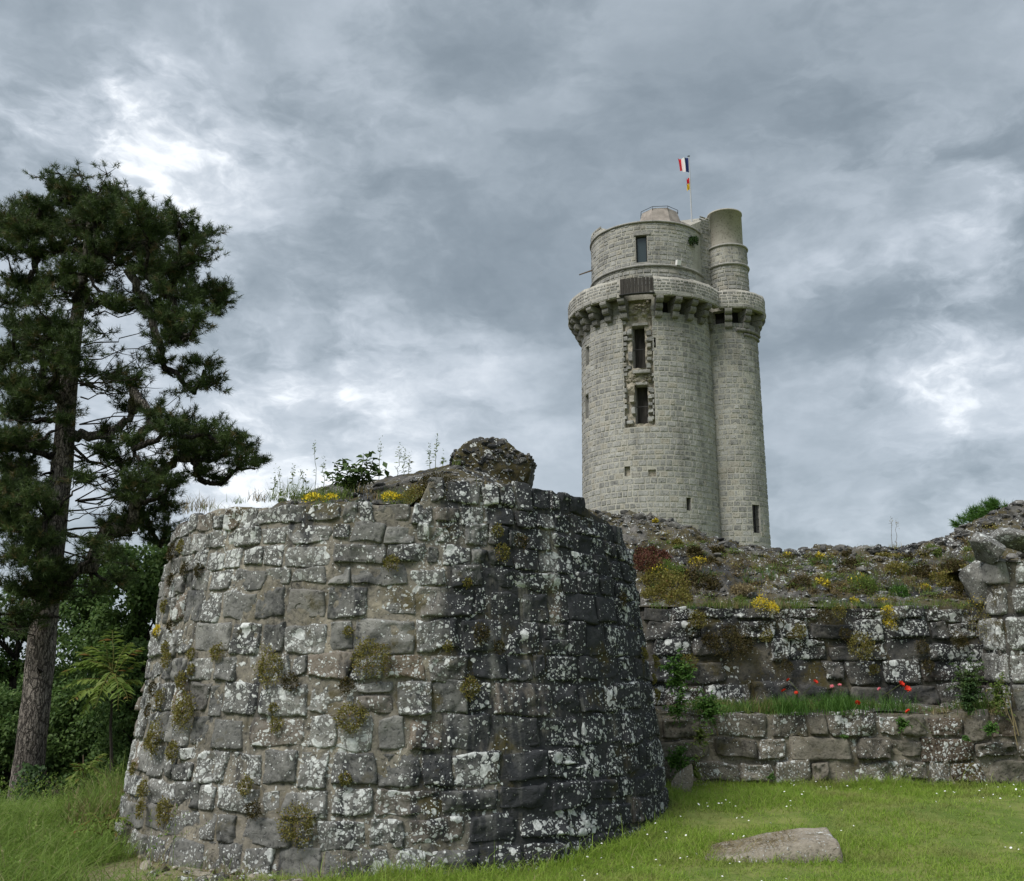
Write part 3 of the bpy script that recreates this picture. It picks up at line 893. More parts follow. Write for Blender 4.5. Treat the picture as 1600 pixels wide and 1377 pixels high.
# pier at the right edge
YP = 13.42
XP = float(P(1570, 1000, YP)[0])
zpt = float(P(1570, 872, YP)[2])
pier = thing('wall_pier', (XP+0.8, YP+0.7, 0.3), 'tall projecting pier of pale lichened blocks at the right end of the wall', 'pier')
def pier_S(u, v, d):
    """u runs along the left flank (u<0) and then the front (u>0), round the corner"""
    u, v = warp(u, v, 4, 0.025)
    q = np.stack([u, v, 0*u+4.4], -1)
    un = np.clip(u, -9, 9)
    fx = np.where(un > 0, un, 0.0); fy = np.where(un > 0, 0.0, -un)
    blend = np.exp(-(un/0.16)**2)
    nx = np.where(un > 0, 0.0, -1.0)*(1-blend)-0.70*blend; ny = np.where(un > 0, -1.0, 0.0)*(1-blend)-0.70*blend
    dd = d+0.04*fbm(q, 1.0, 3, seed=14)-0.05*blend
    return np.stack([XP+fx+nx*dd, YP+fy+ny*dd, v+0*u], -1)
U = np.concatenate([np.linspace(-0.9, -0.3, 14), np.linspace(-0.28, 0.28, 24), np.linspace(0.3, 4.2, 80)]); V = np.linspace(-0.4, zpt-0.03, 70)
uu, vv = np.meshgrid(U, V, indexing='ij')
obj('mortar', pier_S(uu, vv, 0.02*fbm(np.stack([uu, vv, 0*uu], -1), 6, 4, seed=12)).reshape(-1, 3), grid_faces(*uu.shape), M_cmor, pier, smooth=True)
obj('top_bed', [[XP-0.02, YP-0.02, zpt-0.05], [XP+4.2, YP-0.02, zpt-0.05], [XP+4.2, YP+2.2, zpt-0.05], [XP-0.02, YP+2.2, zpt-0.05]], [(0, 1, 2, 3)], M_rub, pier)
pe = [float(P(1580, y, YP)[2]) for y in (1300, 1240, 1180, 1115, 1070, 1018, 962, 915, 872)]
for i in range(len(pe)-1):
    u = -0.75+R_.uniform(0, 0.3)
    while u < 4.1:
        wd = R_.uniform(0.38, 0.72)
        if u < -0.05 < u+wd: wd = max(0.14, -u-0.0) if -u < 0.35 else wd
        pv, pf = stone_block(pier_S, u, u+wd, pe[i], pe[i+1], R_.uniform(0.02, 0.05), nu=16, nv=12, k=0.25, rough=0.035, seed=700+i*13+int(u*50) % 13, gap=0.008, edge=0.014)
        obj('stone', pv, pf, M_pier if pe[i] > 0.9 else M_cur, pier, smooth=True, rnd=R_.uniform(0.3, 1)); u += wd
# boulders crowning the pier and the corner beside it
def boulder(name, label, px, py, Y, r, seed, m, flat=0.8, cat='boulder', amp=0.3, sub=4):
    c = P(px, py, Y)
    pv, pf = lump((0, 0, 0), r, seed, sub, flat, amp)
    pv = pv*(1+0.05*fbm(pv, 5/r*0.2, 4, seed=2)[:, None])
    o = obj(name, pv, pf, m, None, tuple(c), smooth=True, rnd=0.6)
    return tag(o, label, cat)
boulder('boulder', 'dark overhanging boulder perched left of the pier top', 1541, 855, 13.5, 0.22, 31, M_pier)
boulder('boulder', 'pale lichened boulder lying on top of the right pier', 1598, 846, 13.6, 0.30, 36, M_pier, 0.6)
boulder('boulder', 'pitted grey block wedged under the overhanging boulder', 1532, 905, 13.95, 0.30, 44, M_pier, 0.9)
boulder('boulder', 'small pale boulder on the grass where bastion meets the wall', 1070, 1222, 12.6, 0.155, 52, M_slab, 1.25)

# ------------------------------------------------------------------ keep
def cyl(C, Rf):
    def S(phi, z, d):
        R = Rf(z)+d
        return np.stack([C[0]+R*np.cos(phi), C[1]+R*np.sin(phi), z+0*phi], -1)
    return S
def cyl_hit(px, py, C, R):
    d = ray(px, py)
    o = EYE[:2]-C; dh = d[:2]
    A = dh@dh; B = 2*o@dh; Cc = o@o-R*R
    disc = B*B-4*A*Cc
    t = (-B-math.sqrt(max(disc, 0)))/(2*A)
    q = EYE+d*t
    return math.atan2(q[1]-C[1], q[0]-C[0]), q[2]
CM = np.array([TX, TY]); RM = 5.02
rm = lambda z: 5.12-0.010*(np.asarray(z)-10)
TCX = P(1143.5, 700, 74.6)[0]
CT = np.array([TCX, 74.6]); RT = 2.36
rt = lambda z: 2.40-0.006*(np.asarray(z)-10)
CD = np.array([P(1012, 420, 75.2)[0], 75.2]); RD = 4.38
rd = lambda z: RD+0*np.asarray(z)
FM = math.atan2(-CM[1], -CM[0]); FT = math.atan2(-CT[1], -CT[0])

def rect_on(C, R, x0, x1, y0, y1):
    a = cyl_hit(x0, 0.5*(y0+y1), C, R); b = cyl_hit(x1, 0.5*(y0+y1), C, R)
    zt_ = cyl_hit(0.5*(x0+x1), y0, C, R)[1]; zb = cyl_hit(0.5*(x0+x1), y1, C, R)[1]
    return (min(a[0], b[0]), max(a[0], b[0]), zb, zt_)

def shell(S, a0, a1, z0, z1, rects, na=110, nz=40, d=0.0, keepfn=None, depth=0.7, bump=0.0, seed=0):
    """curved wall face with true openings; each opening gets jambs, sill and head running in by depth. returns (face, openings)"""
    A = sorted(set(np.linspace(a0, a1, na).tolist()+[q for r in rects for q in r[:2]]))
    Z = sorted(set(np.linspace(z0, z1, nz).tolist()+[q for r in rects for q in r[2:4]]))
    A = np.array(A); Z = np.array(Z)
    aa, zz = np.meshgrid(A, Z, indexing='ij')
    off = d+(bump*fbm(np.stack([aa*5, zz, 0*aa], -1), 1.6, 4, 0.6, seed=seed) if bump else 0*aa)
    v = S(aa, zz, off)
    ca = 0.5*(A[1:]+A[:-1]); cz = 0.5*(Z[1:]+Z[:-1])
    ac, zc_ = np.meshgrid(ca, cz, indexing='ij')
    keep = np.ones(ac.shape, bool)
    for r in rects:
        keep &= ~((ac > r[0]) & (ac < r[1]) & (zc_ > r[2]) & (zc_ < r[3]))
    if keepfn is not None: keep &= keepfn(ac, zc_)
    ops = []
    for r in rects:
        dp = r[4] if len(r) > 4 else depth
        m = MB()
        for (p, q) in (((r[0], r[2]), (r[0], r[3])), ((r[1], r[3]), (r[1], r[2])), ((r[0], r[3]), (r[1], r[3])), ((r[1], r[2]), (r[0], r[2]))):
            pa = np.linspace(p[0], q[0], 5); pz = np.linspace(p[1], q[1], 5)
            o_ = S(pa, pz, d+0*pa); i_ = S(pa, pz, d-dp+0*pa)
            vv_ = np.stack([o_, i_], 1).reshape(-1, 3)
            m.add(vv_, [(2*k, 2*k+1, 2*k+3, 2*k+2) for k in range(4)], 0.3)
        ops.append(m)
    return (v.reshape(-1, 3), grid_faces(len(A), len(Z), keep)), ops

def back_panel(S, r, dp):
    pa = np.linspace(r[0], r[1], 4); pz = np.array([r[2], r[3]])
    aa, zz = np.meshgrid(pa, pz, indexing='ij')
    return S(aa, zz, -dp+0*aa).reshape(-1, 3), grid_faces(4, 2)

def ashlar(S, Rm, a0, a1, z0, z1, rects, hr, wr, seed, avoid=None, proud=(0.012, 0.04), gap=0.024):
    """coursed blocks on a curved face, cut round the openings -> list of (area, verts, faces)"""
    R2 = np.random.default_rng(seed)
    out = []; z = z0
    while z < z1-0.08:
        h = R2.uniform(*hr); h = min(h, z1-z)
        a = a0-R2.uniform(0, 0.1)
        while a < a1:
            w_ = R2.uniform(*wr)*R2.choice([0.75, 1, 1.25])/Rm
            segs = [(a, a+w_)]
            for r in rects:
                if r[3] > z+0.06 and r[2] < z+h-0.06:
                    ns = []
                    for s0, s1 in segs:
                        if r[1] <= s0 or r[0] >= s1: ns.append((s0, s1))
                        else:
                            if r[0]-s0 > 0.10/Rm: ns.append((s0, r[0]))
                            if s1-r[1] > 0.10/Rm: ns.append((r[1], s1))
                    segs = ns
            for s0, s1 in segs:
                if s1 > a1+0.05: continue
                g_ = gap/Rm
                A0, A1, Z0, Z1 = s0+g_, s1-g_, z+gap+R2.uniform(0, 0.012), z+h-gap-R2.uniform(0, 0.012)
                mid = S(np.array(0.5*(A0+A1)), np.array(0.5*(Z0+Z1)), np.array(0.0))
                if avoid is not None and avoid(mid): continue
                pr = R2.uniform(*proud)
                ia, iz = min(0.035, 0.25*h)/Rm, min(0.035, 0.2*h)
                ja = R2.uniform(-1, 1, 4)*0.012/Rm; jz = R2.uniform(-1, 1, 4)*0.012
                o_ = [(A0, Z0), (A1, Z0), (A1, Z1), (A0, Z1)]
                i_ = [(A0+ia, Z0+iz), (A1-ia, Z0+iz), (A1-ia, Z1-iz), (A0+ia, Z1-iz)]
                am = 0.5*(A0+A1)
                pa = np.array([q[0] for q in o_]+[q[0] for q in i_]); pa[:4] += ja
                pz = np.array([q[1] for q in o_]+[q[1] for q in i_]); pz[:4] += jz
                pd = np.array([-0.03]*4+list(pr+R2.uniform(-0.012, 0.012, 4)))
                v = S(pa, pz, pd)
                f = [(4, 5, 6, 7), (0, 1, 5, 4), (1, 2, 6, 5), (2, 3, 7, 6), (3, 0, 4, 7), (3, 2, 1, 0)]
                n_ = mid[:2]-EYE[:2]; n_ = n_/np.linalg.norm(n_)
                rad = np.array([math.cos(am), math.sin(am)])
                out.append((max(0.0, -(rad@n_))*(A1-A0)*Rm*(Z1-Z0), v, f, R2.random()))
            a += w_
        z += h
    return out

keep_t = thing('castle_keep', (TX, TY, 9.0), 'tall round stone keep with corbelled gallery and a slimmer stair turret', 'tower')
in_turret = lambda m: np.hypot(m[0]-CT[0], m[1]-CT[1]) < RT-0.03
in_main = lambda m: np.hypot(m[0]-CM[0], m[1]-CM[1]) < RM-0.03

ZB = 8.0
zring0 = cyl_hit(1040, 461, CM, RM+0.9)[1]; zring1 = cyl_hit(1040, 433, CM, RM+0.9)[1]
zcor0 = cyl_hit(1040, 497, CM, RM)[1]
# openings of the main shaft
zone = rect_on(CM, RM, 974, 1021, 458, 667)                       # where the facing is torn away
zone = (zone[0], zone[1], zone[2], zring0+0.05)
op1 = rect_on(CM, RM-0.4, 989, 1008, 509, 576); op2 = rect_on(CM, RM-0.4, 993, 1012.5, 602, 663)
w_l1 = rect_on(CM, RM, 914.5, 919.5, 541, 571); w_l2 = rect_on(CM, RM, 914.3, 919.5, 617, 654)
slit = rect_on(CM, RM, 1072, 1079, 778, 798); slit2 = rect_on(CM, RM, 1021.5, 1025, 527, 543)
hole1 = rect_on(CM, RM, 976, 985, 729, 744); hole2 = rect_on(CM, RM, 1013, 1025, 734, 745)
cor_step = math.radians(13.9); cor_a0 = cyl_hit(1028, 480, CM, RM)[0]
cor_main = [cor_a0+i*cor_step for i in range(-10, 12)]
cor_tur = [cyl_hit(px, 485, CT, RT)[0] for px in (1108, 1137, 1163, 1181)]
cor_tur += [cor_tur[-1]+0.42*k for k in (1, 2, 3)]
mach_m = [(a+0.05, b-0.05, zring0-0.98, zring0+0.03) for a, b in zip(cor_main[:-1], cor_main[1:]) if abs(a-FM) < 1.9 and not (b-0.02 > zone[0] and a+0.02 < zone[1])
          and np.hypot(CM[0]+RM*math.cos(0.5*(a+b))-CT[0], CM[1]+RM*math.sin(0.5*(a+b))-CT[1]) > RT+0.15]
mach_t = [(a+0.10, b-0.10, zring0-0.98, zring0+0.03) for a, b in zip(cor_tur[:-1], cor_tur[1:]) if b-a > 0.3]
rects_m = [zone, w_l1, w_l2, slit, slit2, hole1, hole2]
rects_s = [(*zone, 0.42), (*w_l1, 0.5), (*w_l2, 0.5), (*slit, 0.7), (*slit2, 0.5), (*hole1, 0.25), (*hole2, 0.12)]+[(*q, 0.55) for q in mach_m]; rects_m += mach_m
SM_ = cyl(CM, rm)
(face, ops) = shell(SM_, FM-PI, FM+PI, ZB, zring1-0.3, rects_s, na=160)
obj('shaft', face[0], face[1], M_tmor, keep_t, smooth=True)
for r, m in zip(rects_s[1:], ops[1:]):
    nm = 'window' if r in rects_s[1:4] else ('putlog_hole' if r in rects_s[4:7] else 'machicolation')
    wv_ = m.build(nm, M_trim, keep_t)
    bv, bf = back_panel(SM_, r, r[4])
    link('pane' if nm == 'window' else 'recess_back', mesh('back', bv, bf, M_glass if r in rects_s[1:3] else (M_black if r[4] > 0.3 else M_trub)), wv_, (0, 0, 0))  # deep recesses end in a black sheet, inner shade painted as colour
ops[0].build('torn_edge', M_trub, keep_t)
# torn rubble face set back inside the zone, with the two tall doorways cut through it
(rf, ops2) = shell(SM_, zone[0], zone[1], zone[2], zone[3], [(*op1, 0.9), (*op2, 0.9)], na=40, nz=130, d=-0.28, bump=0.30, seed=33)
obj('torn_core', rf[0], rf[1], M_trub, keep_t)
for k_, (r, m) in enumerate(zip((op1, op2), ops2)):
    dv_ = m.build('doorway', M_trim, keep_t)
    bv, bf = back_panel(SM_, r, 1.1)
    link('boarding', mesh('boarding', bv, bf, M_board, rnd=0.3), dv_, (0, 0, 0))
    am = 0.5*(r[0]+r[1]); zm = r[2]+0.45*(r[3]-r[2])
    bar = MB(); bar.tube([SM_(np.array(r[0]), np.array(zm), np.array(-0.5)), SM_(np.array(r[1]), np.array(zm), np.array(-0.5))], 0.03)
    link('guard_rail', mesh('guard_rail', np.concatenate(bar.v), bar.f, M_iron), dv_, (0, 0, 0))
R_ = np.random.default_rng(22)
def zone_stone(x0, x1, y0, y1, d0, d1, name='quoin', m=None):
    r = rect_on(CM, RM, x0, x1, y0, y1)
    pv, pf = stone_block(SM_ if True else None, r[0], r[1], r[2], r[3], d1, nu=7, nv=6, k=0.3, rough=0.03, seed=R_.integers(1000), sink=-d0, edge=0.01/5, gap=0.002, tilt=(0, 0))
    obj(name, pv, pf, m or M_tow, keep_t, rnd=R_.random())
# toothed stones left standing beside the doorways (read off the photo)
for (x0, x1, y0, y1) in ((1009, 1019, 514, 524), (1009, 1020, 526, 533), (1010, 1018, 535, 544), (1009, 1020, 546, 554), (1010, 1019, 557, 563), (1009, 1018, 566, 575),
                         (1012, 1021, 604, 612), (1012, 1022, 615, 623), (1012, 1020, 627, 634), (1012, 1022, 638, 645), (1012, 1021, 649, 660),
                         (978, 988, 512, 524), (980, 989, 546, 566), (977, 988, 528, 532), (976, 987, 570, 577), (982, 992, 616, 630), (985, 993, 634, 648), (978, 991, 656, 663)):
    zone_stone(x0, x1, y0, y1, -0.5, R_.uniform(-0.08, 0.03))
y_ = 466.0
while y_ < 664:
    hh_ = R_.uniform(6.5, 9.0)
    if R_.random() < 0.85: zone_stone(972.5, 974+R_.uniform(1, 9), y_, y_+hh_, -0.45, R_.uniform(0.0, 0.035))
    if R_.random() < 0.75: zone_stone(1022-R_.uniform(2, 8), 1023, y_, y_+hh_, -0.45, R_.uniform(0.0, 0.035))
    y_ += hh_+0.6
zone_stone(983, 1018, 503, 508.5, -0.55, -0.02, 'lintel', M_trim)
zone_stone(984, 1020, 577, 584, -0.55, 0.10, 'sill', M_trim)
zone_stone(990, 1016, 596, 601.5, -0.55, -0.08, 'lintel', M_trim)
for i in range(60):                                             # loose rubble showing in the torn face
    px = R_.uniform(977, 1019); py = R_.uniform(462, 500) if i < 42 else R_.uniform(584, 598)
    a, z_ = cyl_hit(px, py, CM, RM)
    s = R_.uniform(0.08, 0.22)
    pv, pf = lump(SM_(np.array(a), np.array(z_), np.array(-0.22)), s, 4000+i, 2, 0.8)
    obj('rubble_stone', pv, pf, M_trub, keep_t)

st = ashlar(SM_, RM, FM-1.75, FM+1.75, ZB+0.4, zcor0+1.2, rects_m, (0.33, 0.47), (0.38, 0.62), 71, avoid=in_turret)
# turret shaft
ST_ = cyl(CT, rt)
barw = rect_on(CT, RT, 1176, 1187, 789, 833)
seam = rect_on(CM, RM, 1105.5, 1108, 739, 764)
(face, ops) = shell(ST_, FT-PI, FT+PI, ZB, zring1-0.3, [(*barw, 0.4)]+[(*q, 0.5) for q in mach_t], na=110)
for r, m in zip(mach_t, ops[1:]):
    mw_ = m.build('machicolation', M_trim, keep_t); bv, bf = back_panel(ST_, r, 0.5); link('recess_back', mesh('recess_back', bv, bf, M_black), mw_, (0, 0, 0))  # black sheet closes each recess, its shade put into the colour
obj('turret_shaft', face[0], face[1], M_tmor, keep_t, smooth=True)
bw_ = ops[0].build('barred_window', M_trim, keep_t)
bv, bf = back_panel(ST_, barw, 0.4); link('pane', mesh('pane', bv, bf, M_black), bw_, (0, 0, 0))  # black sheet behind the bars, the dark room painted as colour
for k_ in range(1, 4):
    a = barw[0]+(barw[1]-barw[0])*k_/4
    bar = MB(); bar.tube([ST_(np.array(a), np.array(barw[2]), np.array(-0.1)), ST_(np.array(a), np.array(barw[3]), np.array(-0.1))], 0.022)
    link('bar', mesh('bar', np.concatenate(bar.v), bar.f, M_iron), bw_, (0, 0, 0))
for k_ in range(1, 4):
    z_ = barw[2]+(barw[3]-barw[2])*k_/4
    bar = MB(); bar.tube([ST_(np.array(barw[0]), np.array(z_), np.array(-0.1)), ST_(np.array(barw[1]), np.array(z_), np.array(-0.1))], 0.018)
    link('bar', mesh('bar', np.concatenate(bar.v), bar.f, M_iron), bw_, (0, 0, 0))
st += ashlar(ST_, RT, FT-1.75, FT+1.75, ZB+0.4, zcor0+1.2, [barw]+mach_t, (0.34, 0.48), (0.38, 0.62), 72, avoid=in_main)

# gallery on corbels
RG = RM+0.93; RGT = RT+0.62
sg = cyl(CM, lambda z: RG+0*np.asarray(z)); sgt = cyl(CT, lambda z: RGT+0*np.asarray(z))
board_r = rect_on(CM, RG, 969, 1021, 434, 463)
gap_r = (board_r[0], board_r[1], zring0-0.1, zring1+0.1)
out_t = lambda a, z: np.hypot(CM[0]+RG*np.cos(a)-CT[0], CM[1]+RG*np.sin(a)-CT[1]) > RGT-0.02
out_m = lambda a, z: np.hypot(CT[0]+RGT*np.cos(a)-CM[0], CT[1]+RGT*np.sin(a)-CM[1]) > RG-0.02
no_gap = lambda a, z: ~((a > gap_r[0]) & (a < gap_r[1]))
def ring(S, F, C, RR, name, okfn, na):
    A = np.linspace(F-PI, F+PI, na)
    prof = [(zring0, 0.0), (zring1, 0.0), (zring1, -0.42), (zring0, -0.42), (zring0, 0.0)]
    aa = np.repeat(A[:, None], 5, 1); zz = np.array([p[0] for p in prof])[None]+0*aa; d_ = np.array([p[1] for p in prof])[None]+0*aa
    rag = 0.10*fbm(np.stack([np.cos(aa)*RR, np.sin(aa)*RR, 0*aa], -1), 1.5, 3, seed=6)
    zz = np.where(zz > zring0+0.1, zz+rag, zz)
    v = S(aa, zz, d_)
    ca = 0.5*(A[1:]+A[:-1]); keep = np.repeat(okfn(ca, 0)[:, None], 4, 1)
    obj(name, v.reshape(-1, 3), grid_faces(na, 5, keep), M_tmor, keep_t)
ring(sg, FM, CM, RG, 'gallery_parapet', lambda a, z: out_t(a, z) & no_gap(a, z), 400)
ring(sgt, FT, CT, RGT, 'turret_parapet', out_m, 240)
for (S__, F__, RI, RO, ok_, na_) in ((CM, FM, RM-0.1, RG-0.35, lambda a: out_t(a, 0) & no_gap(a, 0), 300), (CT, FT, RT-0.1, RGT-0.35, lambda a: out_m(a, 0), 160)):
    A = np.linspace(F__-PI, F__+PI, na_)
    aa = np.repeat(A[:, None], 2, 1); rr_ = np.array([RI, RO])[None]+0*aa
    v = np.stack([S__[0]+rr_*np.cos(aa), S__[1]+rr_*np.sin(aa), zring0+0.42+0*aa], -1)
    obj('gallery_light_block', v.reshape(-1, 3), grid_faces(na_, 2, np.repeat(ok_(0.5*(A[1:]+A[:-1]))[:, None], 1, 1)), M_corb, keep_t, rnd=0.1)  # added annulus, blocks sky light from above so gaps between corbels go dark
av_g = lambda m: np.hypot(m[0]-CT[0], m[1]-CT[1]) < RGT-0.02 or (gap_r[0]-0.01 < math.atan2(m[1]-CM[1], m[0]-CM[0]) < gap_r[1]+0.01)
av_gt = lambda m: np.hypot(m[0]-CM[0], m[1]-CM[1]) < RG-0.02
band0 = zring0+0.36
st += ashlar(sg, RG, FM-1.8, FM+1.8, band0, zring1-0.03, [], (0.20, 0.27), (0.26, 0.48), 73, avoid=av_g, gap=0.012)
st += ashlar(sgt, RGT, FT-1.9, FT+1.9, band0, zring1-0.03, [], (0.20, 0.27), (0.26, 0.46), 74, avoid=av_gt, gap=0.012)
lip = ashlar(sg, RG, FM-1.8, FM+1.8, zring0+0.01, zring0+0.35, [], (0.34, 0.341), (0.9, 1.5), 75, avoid=av_g, proud=(0.06, 0.075))
lip += ashlar(sgt, RGT, FT-1.9, FT+1.9, zring0+0.01, zring0+0.35, [], (0.34, 0.341), (0.8, 1.3), 76, avoid=av_gt, proud=(0.06, 0.075))
for _, v, f, r in lip: obj('lip_stone', v, f, M_trim, keep_t, rnd=r)

def corbel(C, R0, a, reach):
    m = MB(); hz = (zring0-zcor0)/3.0
    for k in range(3):
        z0 = zcor0+k*hz; ext = reach*(k+1)/3.0
        n = 8; prof = [(0.0-0.3, 0.0), (ext*0.60, 0.02), (ext*0.86, hz*0.20), (ext*0.98, hz*0.48), (ext, hz*0.72), (ext*0.97, hz*0.95), (-0.3, hz*0.96)]
        w2 = 0.26
        ra = np.array([math.cos(a), math.sin(a)]); ta = np.array([-ra[1], ra[0]])
        jd = R_.uniform(-0.04, 0.04)
        for sgn in (-1, 1):
            pass
        v = []
        for sgn in (-1, 1):
            for (x, z) in prof:
                pxy = C+ra*(R0+x+(jd if x > 0 else 0))+ta*w2*sgn*R_.uniform(0.94, 1.04)
                v.append((pxy[0], pxy[1], z0+z))
        n = len(prof)
        f = [tuple(range(n-1, -1, -1)), tuple(range(n, 2*n))]+[(i, (i+1) % n, n+(i+1) % n, n+i) for i in range(n)]
        m.add(v, f, R_.random())
    m.build('corbel', M_corb, keep_t)
for a in cor_main:
    if abs(a-FM) > 2.0: continue
    q = CM+RG*np.array([math.cos(a), math.sin(a)])
    if np.hypot(*(q-CT)) < RGT+0.12: continue
    if gap_r[0]+0.01 < a < gap_r[1]-0.01: continue
    corbel(CM, RM-0.02, a, 0.92)
for a in cor_tur: corbel(CT, RT-0.02, a, 0.62)
# cracked moulding under the turret gallery
a0 = cyl_hit(1150, 505, CT, RT)[0]; a1 = cyl_hit(1181, 512, CT, RT)[0]
for k_, dz_ in enumerate((0.0, -0.32)):
    A = np.linspace(a0+0.25*k_, a1+0.3, 24)
    m = MB(); m.tube(ST_(A, 0*A+zcor0-0.12+dz_, 0*A+0.08-0.05*k_), np.full(24, 0.16-0.03*k_)*(1+0.15*np.sin(np.arange(24)*1.7)), 8)
    m.build('moulding', M_corb, keep_t, smooth=True)

# dark timber hoarding across the broken gallery
hb = thing('timber_hoarding', sg(np.array(0.5*(board_r[0]+board_r[1])), np.array(board_r[2]), np.array(0.0)), 'dark vertical board hoarding closing the broken gallery of the keep', 'hoarding')
nb_ = 9
for k_ in range(nb_):
    A = board_r[0]+(board_r[1]-board_r[0])*np.array([k_+0.04, k_+0.96])/nb_
    v = [sg(np.array(a), np.array(z), np.array(d)) for d in (-0.02, 0.05) for z in (board_r[2]+0.25, board_r[3]-0.02*(k_ % 3)) for a in A]
    obj('board', np.array(v), [(0, 1, 3, 2), (4, 6, 7, 5), (0, 4, 5, 1), (2, 3, 7, 6), (0, 2, 6, 4), (1, 5, 7, 3)], M_board, hb, rnd=R_.random())
A = np.linspace(board_r[0]-0.01, board_r[1]+0.01, 6)
m = MB(); m.tube(sg(A, 0*A+board_r[2]+0.18, 0*A+0.05), 0.10, 4); m.build('bottom_rail', M_iron, hb)

# drum above the gallery
zd1 = cyl_hit(1010, 347, CD, RD)[1]; zdm = cyl_hit(1010, 415, CD, RD)[1]
SD_ = cyl(CD, rd)
FD = math.atan2(-CD[1], -CD[0])
wtop = rect_on(CD, RD, 993.5, 1011, 368, 410)
blind = rect_on(CD, RD, 1036, 1058, 354, 384)
(face, ops) = shell(SD_, FD-PI, FD+PI, zring0, zd1, [(*wtop, 0.28)], na=140)
obj('drum', face[0], face[1], M_tmor, keep_t, smooth=True)
wt = ops[0].build('window', M_trim, keep_t)
bv, bf = back_panel(SD_, wtop, 0.28); link('pane', mesh('pane', bv, bf, M_glass), wt, (0, 0, 0))
fr = MB()
for a in (wtop[0]+0.006, wtop[1]-0.006):
    fr.tube([SD_(np.array(a), np.array(wtop[2]), np.array(-0.2)), SD_(np.array(a), np.array(wtop[3]), np.array(-0.2))], 0.04, 4)
for z_ in (wtop[2]+0.03, wtop[3]-0.03):
    fr.tube([SD_(np.array(wtop[0]), np.array(z_), np.array(-0.2)), SD_(np.array(wtop[1]), np.array(z_), np.array(-0.2))], 0.04, 4)
link('frame', mesh('frame', np.concatenate(fr.v), fr.f, M_iron), wt, (0, 0, 0))
zdt = zd1
BX0, BX1 = P(1080, 370, 74.2)[0], P(1113, 370, 74.2)[0]
CU = np.array([P(1136.0, 400, 74.0)[0], 74.0]); RU = 1.50
in_block = lambda m: (np.hypot(m[0]-CU[0], m[1]-CU[1]) < RU) or (m[0] > P(1083, 370, m[1])[0])
st += ashlar(SD_, RD, FD-1.8, FD+1.8, zring1-0.3, zdm-0.1, [wtop], (0.27, 0.36), (0.36, 0.66), 77, avoid=in_block, proud=(0.035, 0.06))
st += ashlar(SD_, RD, FD-1.8, FD+1.8, zdm+0.1, zd1-0.03, [wtop], (0.28, 0.40), (0.40, 0.78), 78, avoid=in_block)
for (zz_, r_, nm) in ((zdm, 0.11, 'string_course'), (zd1+0.02, 0.08, 'drum_coping')):
    A = np.linspace(FD-PI, FD+PI, 100)
    m = MB(); m.tube(SD_(A, 0*A+zz_, 0*A+0.05), r_, 7); m.build(nm, M_trim, keep_t, smooth=True)
m = MB()
for x0, x1, y0, y1, d_ in ((990, 1016, 363, 367.5, 0.10), (990, 1018, 411, 414, 0.10)):
    r = rect_on(CD, RD, x0, x1, y0, y1)
    v = [SD_(np.array(a), np.array(z), np.array(d)) for d in (-0.1, d_) for z in r[2:4] for a in r[0:2]]
    m.add(np.array(v), [(0, 1, 3, 2), (4, 6, 7, 5), (0, 4, 5, 1), (2, 3, 7, 6), (0, 2, 6, 4), (1, 5, 7, 3)], 0.2)
m.build('window_dressing', M_trim, keep_t)
roofd = [SD_(np.array(a), np.array(zd1-0.4), np.array(-0.05)) for a in np.linspace(0, 2*PI, 48, endpoint=False)]
obj('flat_roof', np.array(roofd), [tuple(range(48))], M_roof, keep_t)

# wall stump standing a little higher at the left of the drum
zs1 = cyl_hit(936, 357, CD, RD)[1]
aL0 = cyl_hit(924.6, 375, CD, RD)[0]-0.55; aL1 = cyl_hit(944, 372, CD, RD)[0]
A = np.linspace(aL0, aL1, 18)
prof = [(zd1-0.1, 0.02), (zd1+0.75, 0.02), (zd1+0.8, -0.7), (zd1-0.1, -0.7), (zd1-0.1, 0.02)]
aa = np.repeat(A[:, None], 5, 1); zz = np.array([p[0] for p in prof])[None]+0*aa; d_ = np.array([p[1] for p in prof])[None]+0*aa
zz = np.where(zz > zd1+0.3, zd1+(zz-zd1)*np.interp(np.arange(18), [0, 10, 15, 17], [0.9, 1.0, 0.8, 0.05])[:, None], zz)
obj('drum_stump', SD_(aa, zz, d_).reshape(-1, 3), grid_faces(18, 5), M_tmor, keep_t)
st += ashlar(cyl(CD, lambda z: RD+0.02+0*np.asarray(z)), RD, aL0+0.06, aL1-0.10, zd1+0.05, zd1+0.68, [], (0.28, 0.36), (0.4, 0.7), 79)

# block and slim upper turret on the right
qa, qb = P(1079, 352, 72.5), P(1112, 339, 73.7); qd = P(1062, 345, 76.4); qc = np.array([qb[0]+0.3, 76.4, qd[2]+0.3])
v = []
for q in (qa, qb, qc, qd): v += [(q[0], q[1], zring0), tuple(q)]
mb_ = MB(); mb_.add(np.array(v), [(0, 2, 3, 1), (2, 4, 5, 3), (4, 6, 7, 5), (6, 0, 1, 7), (1, 3, 5, 7)], 0.4)
mb_.build('turret_block', M_tmor, keep_t)
ex_ = (qb-qa)[:2]; wl_ = np.linalg.norm(ex_); ex_ = ex_/wl_; nx_ = np.array([ex_[1], -ex_[0]])
SBk = lambda u, z, d: np.stack([qa[0]+ex_[0]*u+nx_[0]*d+0*z, qa[1]+ex_[1]*u+nx_[1]*d+0*z, z+0*u+0*d], -1)
st += ashlar(SBk, 1.0, 0.02, wl_, zring1-0.4, qa[2]-0.05, [], (0.28, 0.38), (0.36, 0.62), 80)
st += ashlar(SBk, 1.0, 1.0, wl_, qa[2]-0.05, qb[2]-0.2, [], (0.22, 0.26), (0.36, 0.5), 81)
SU_ = cyl(CU, lambda z: RU+0*np.asarray(z))
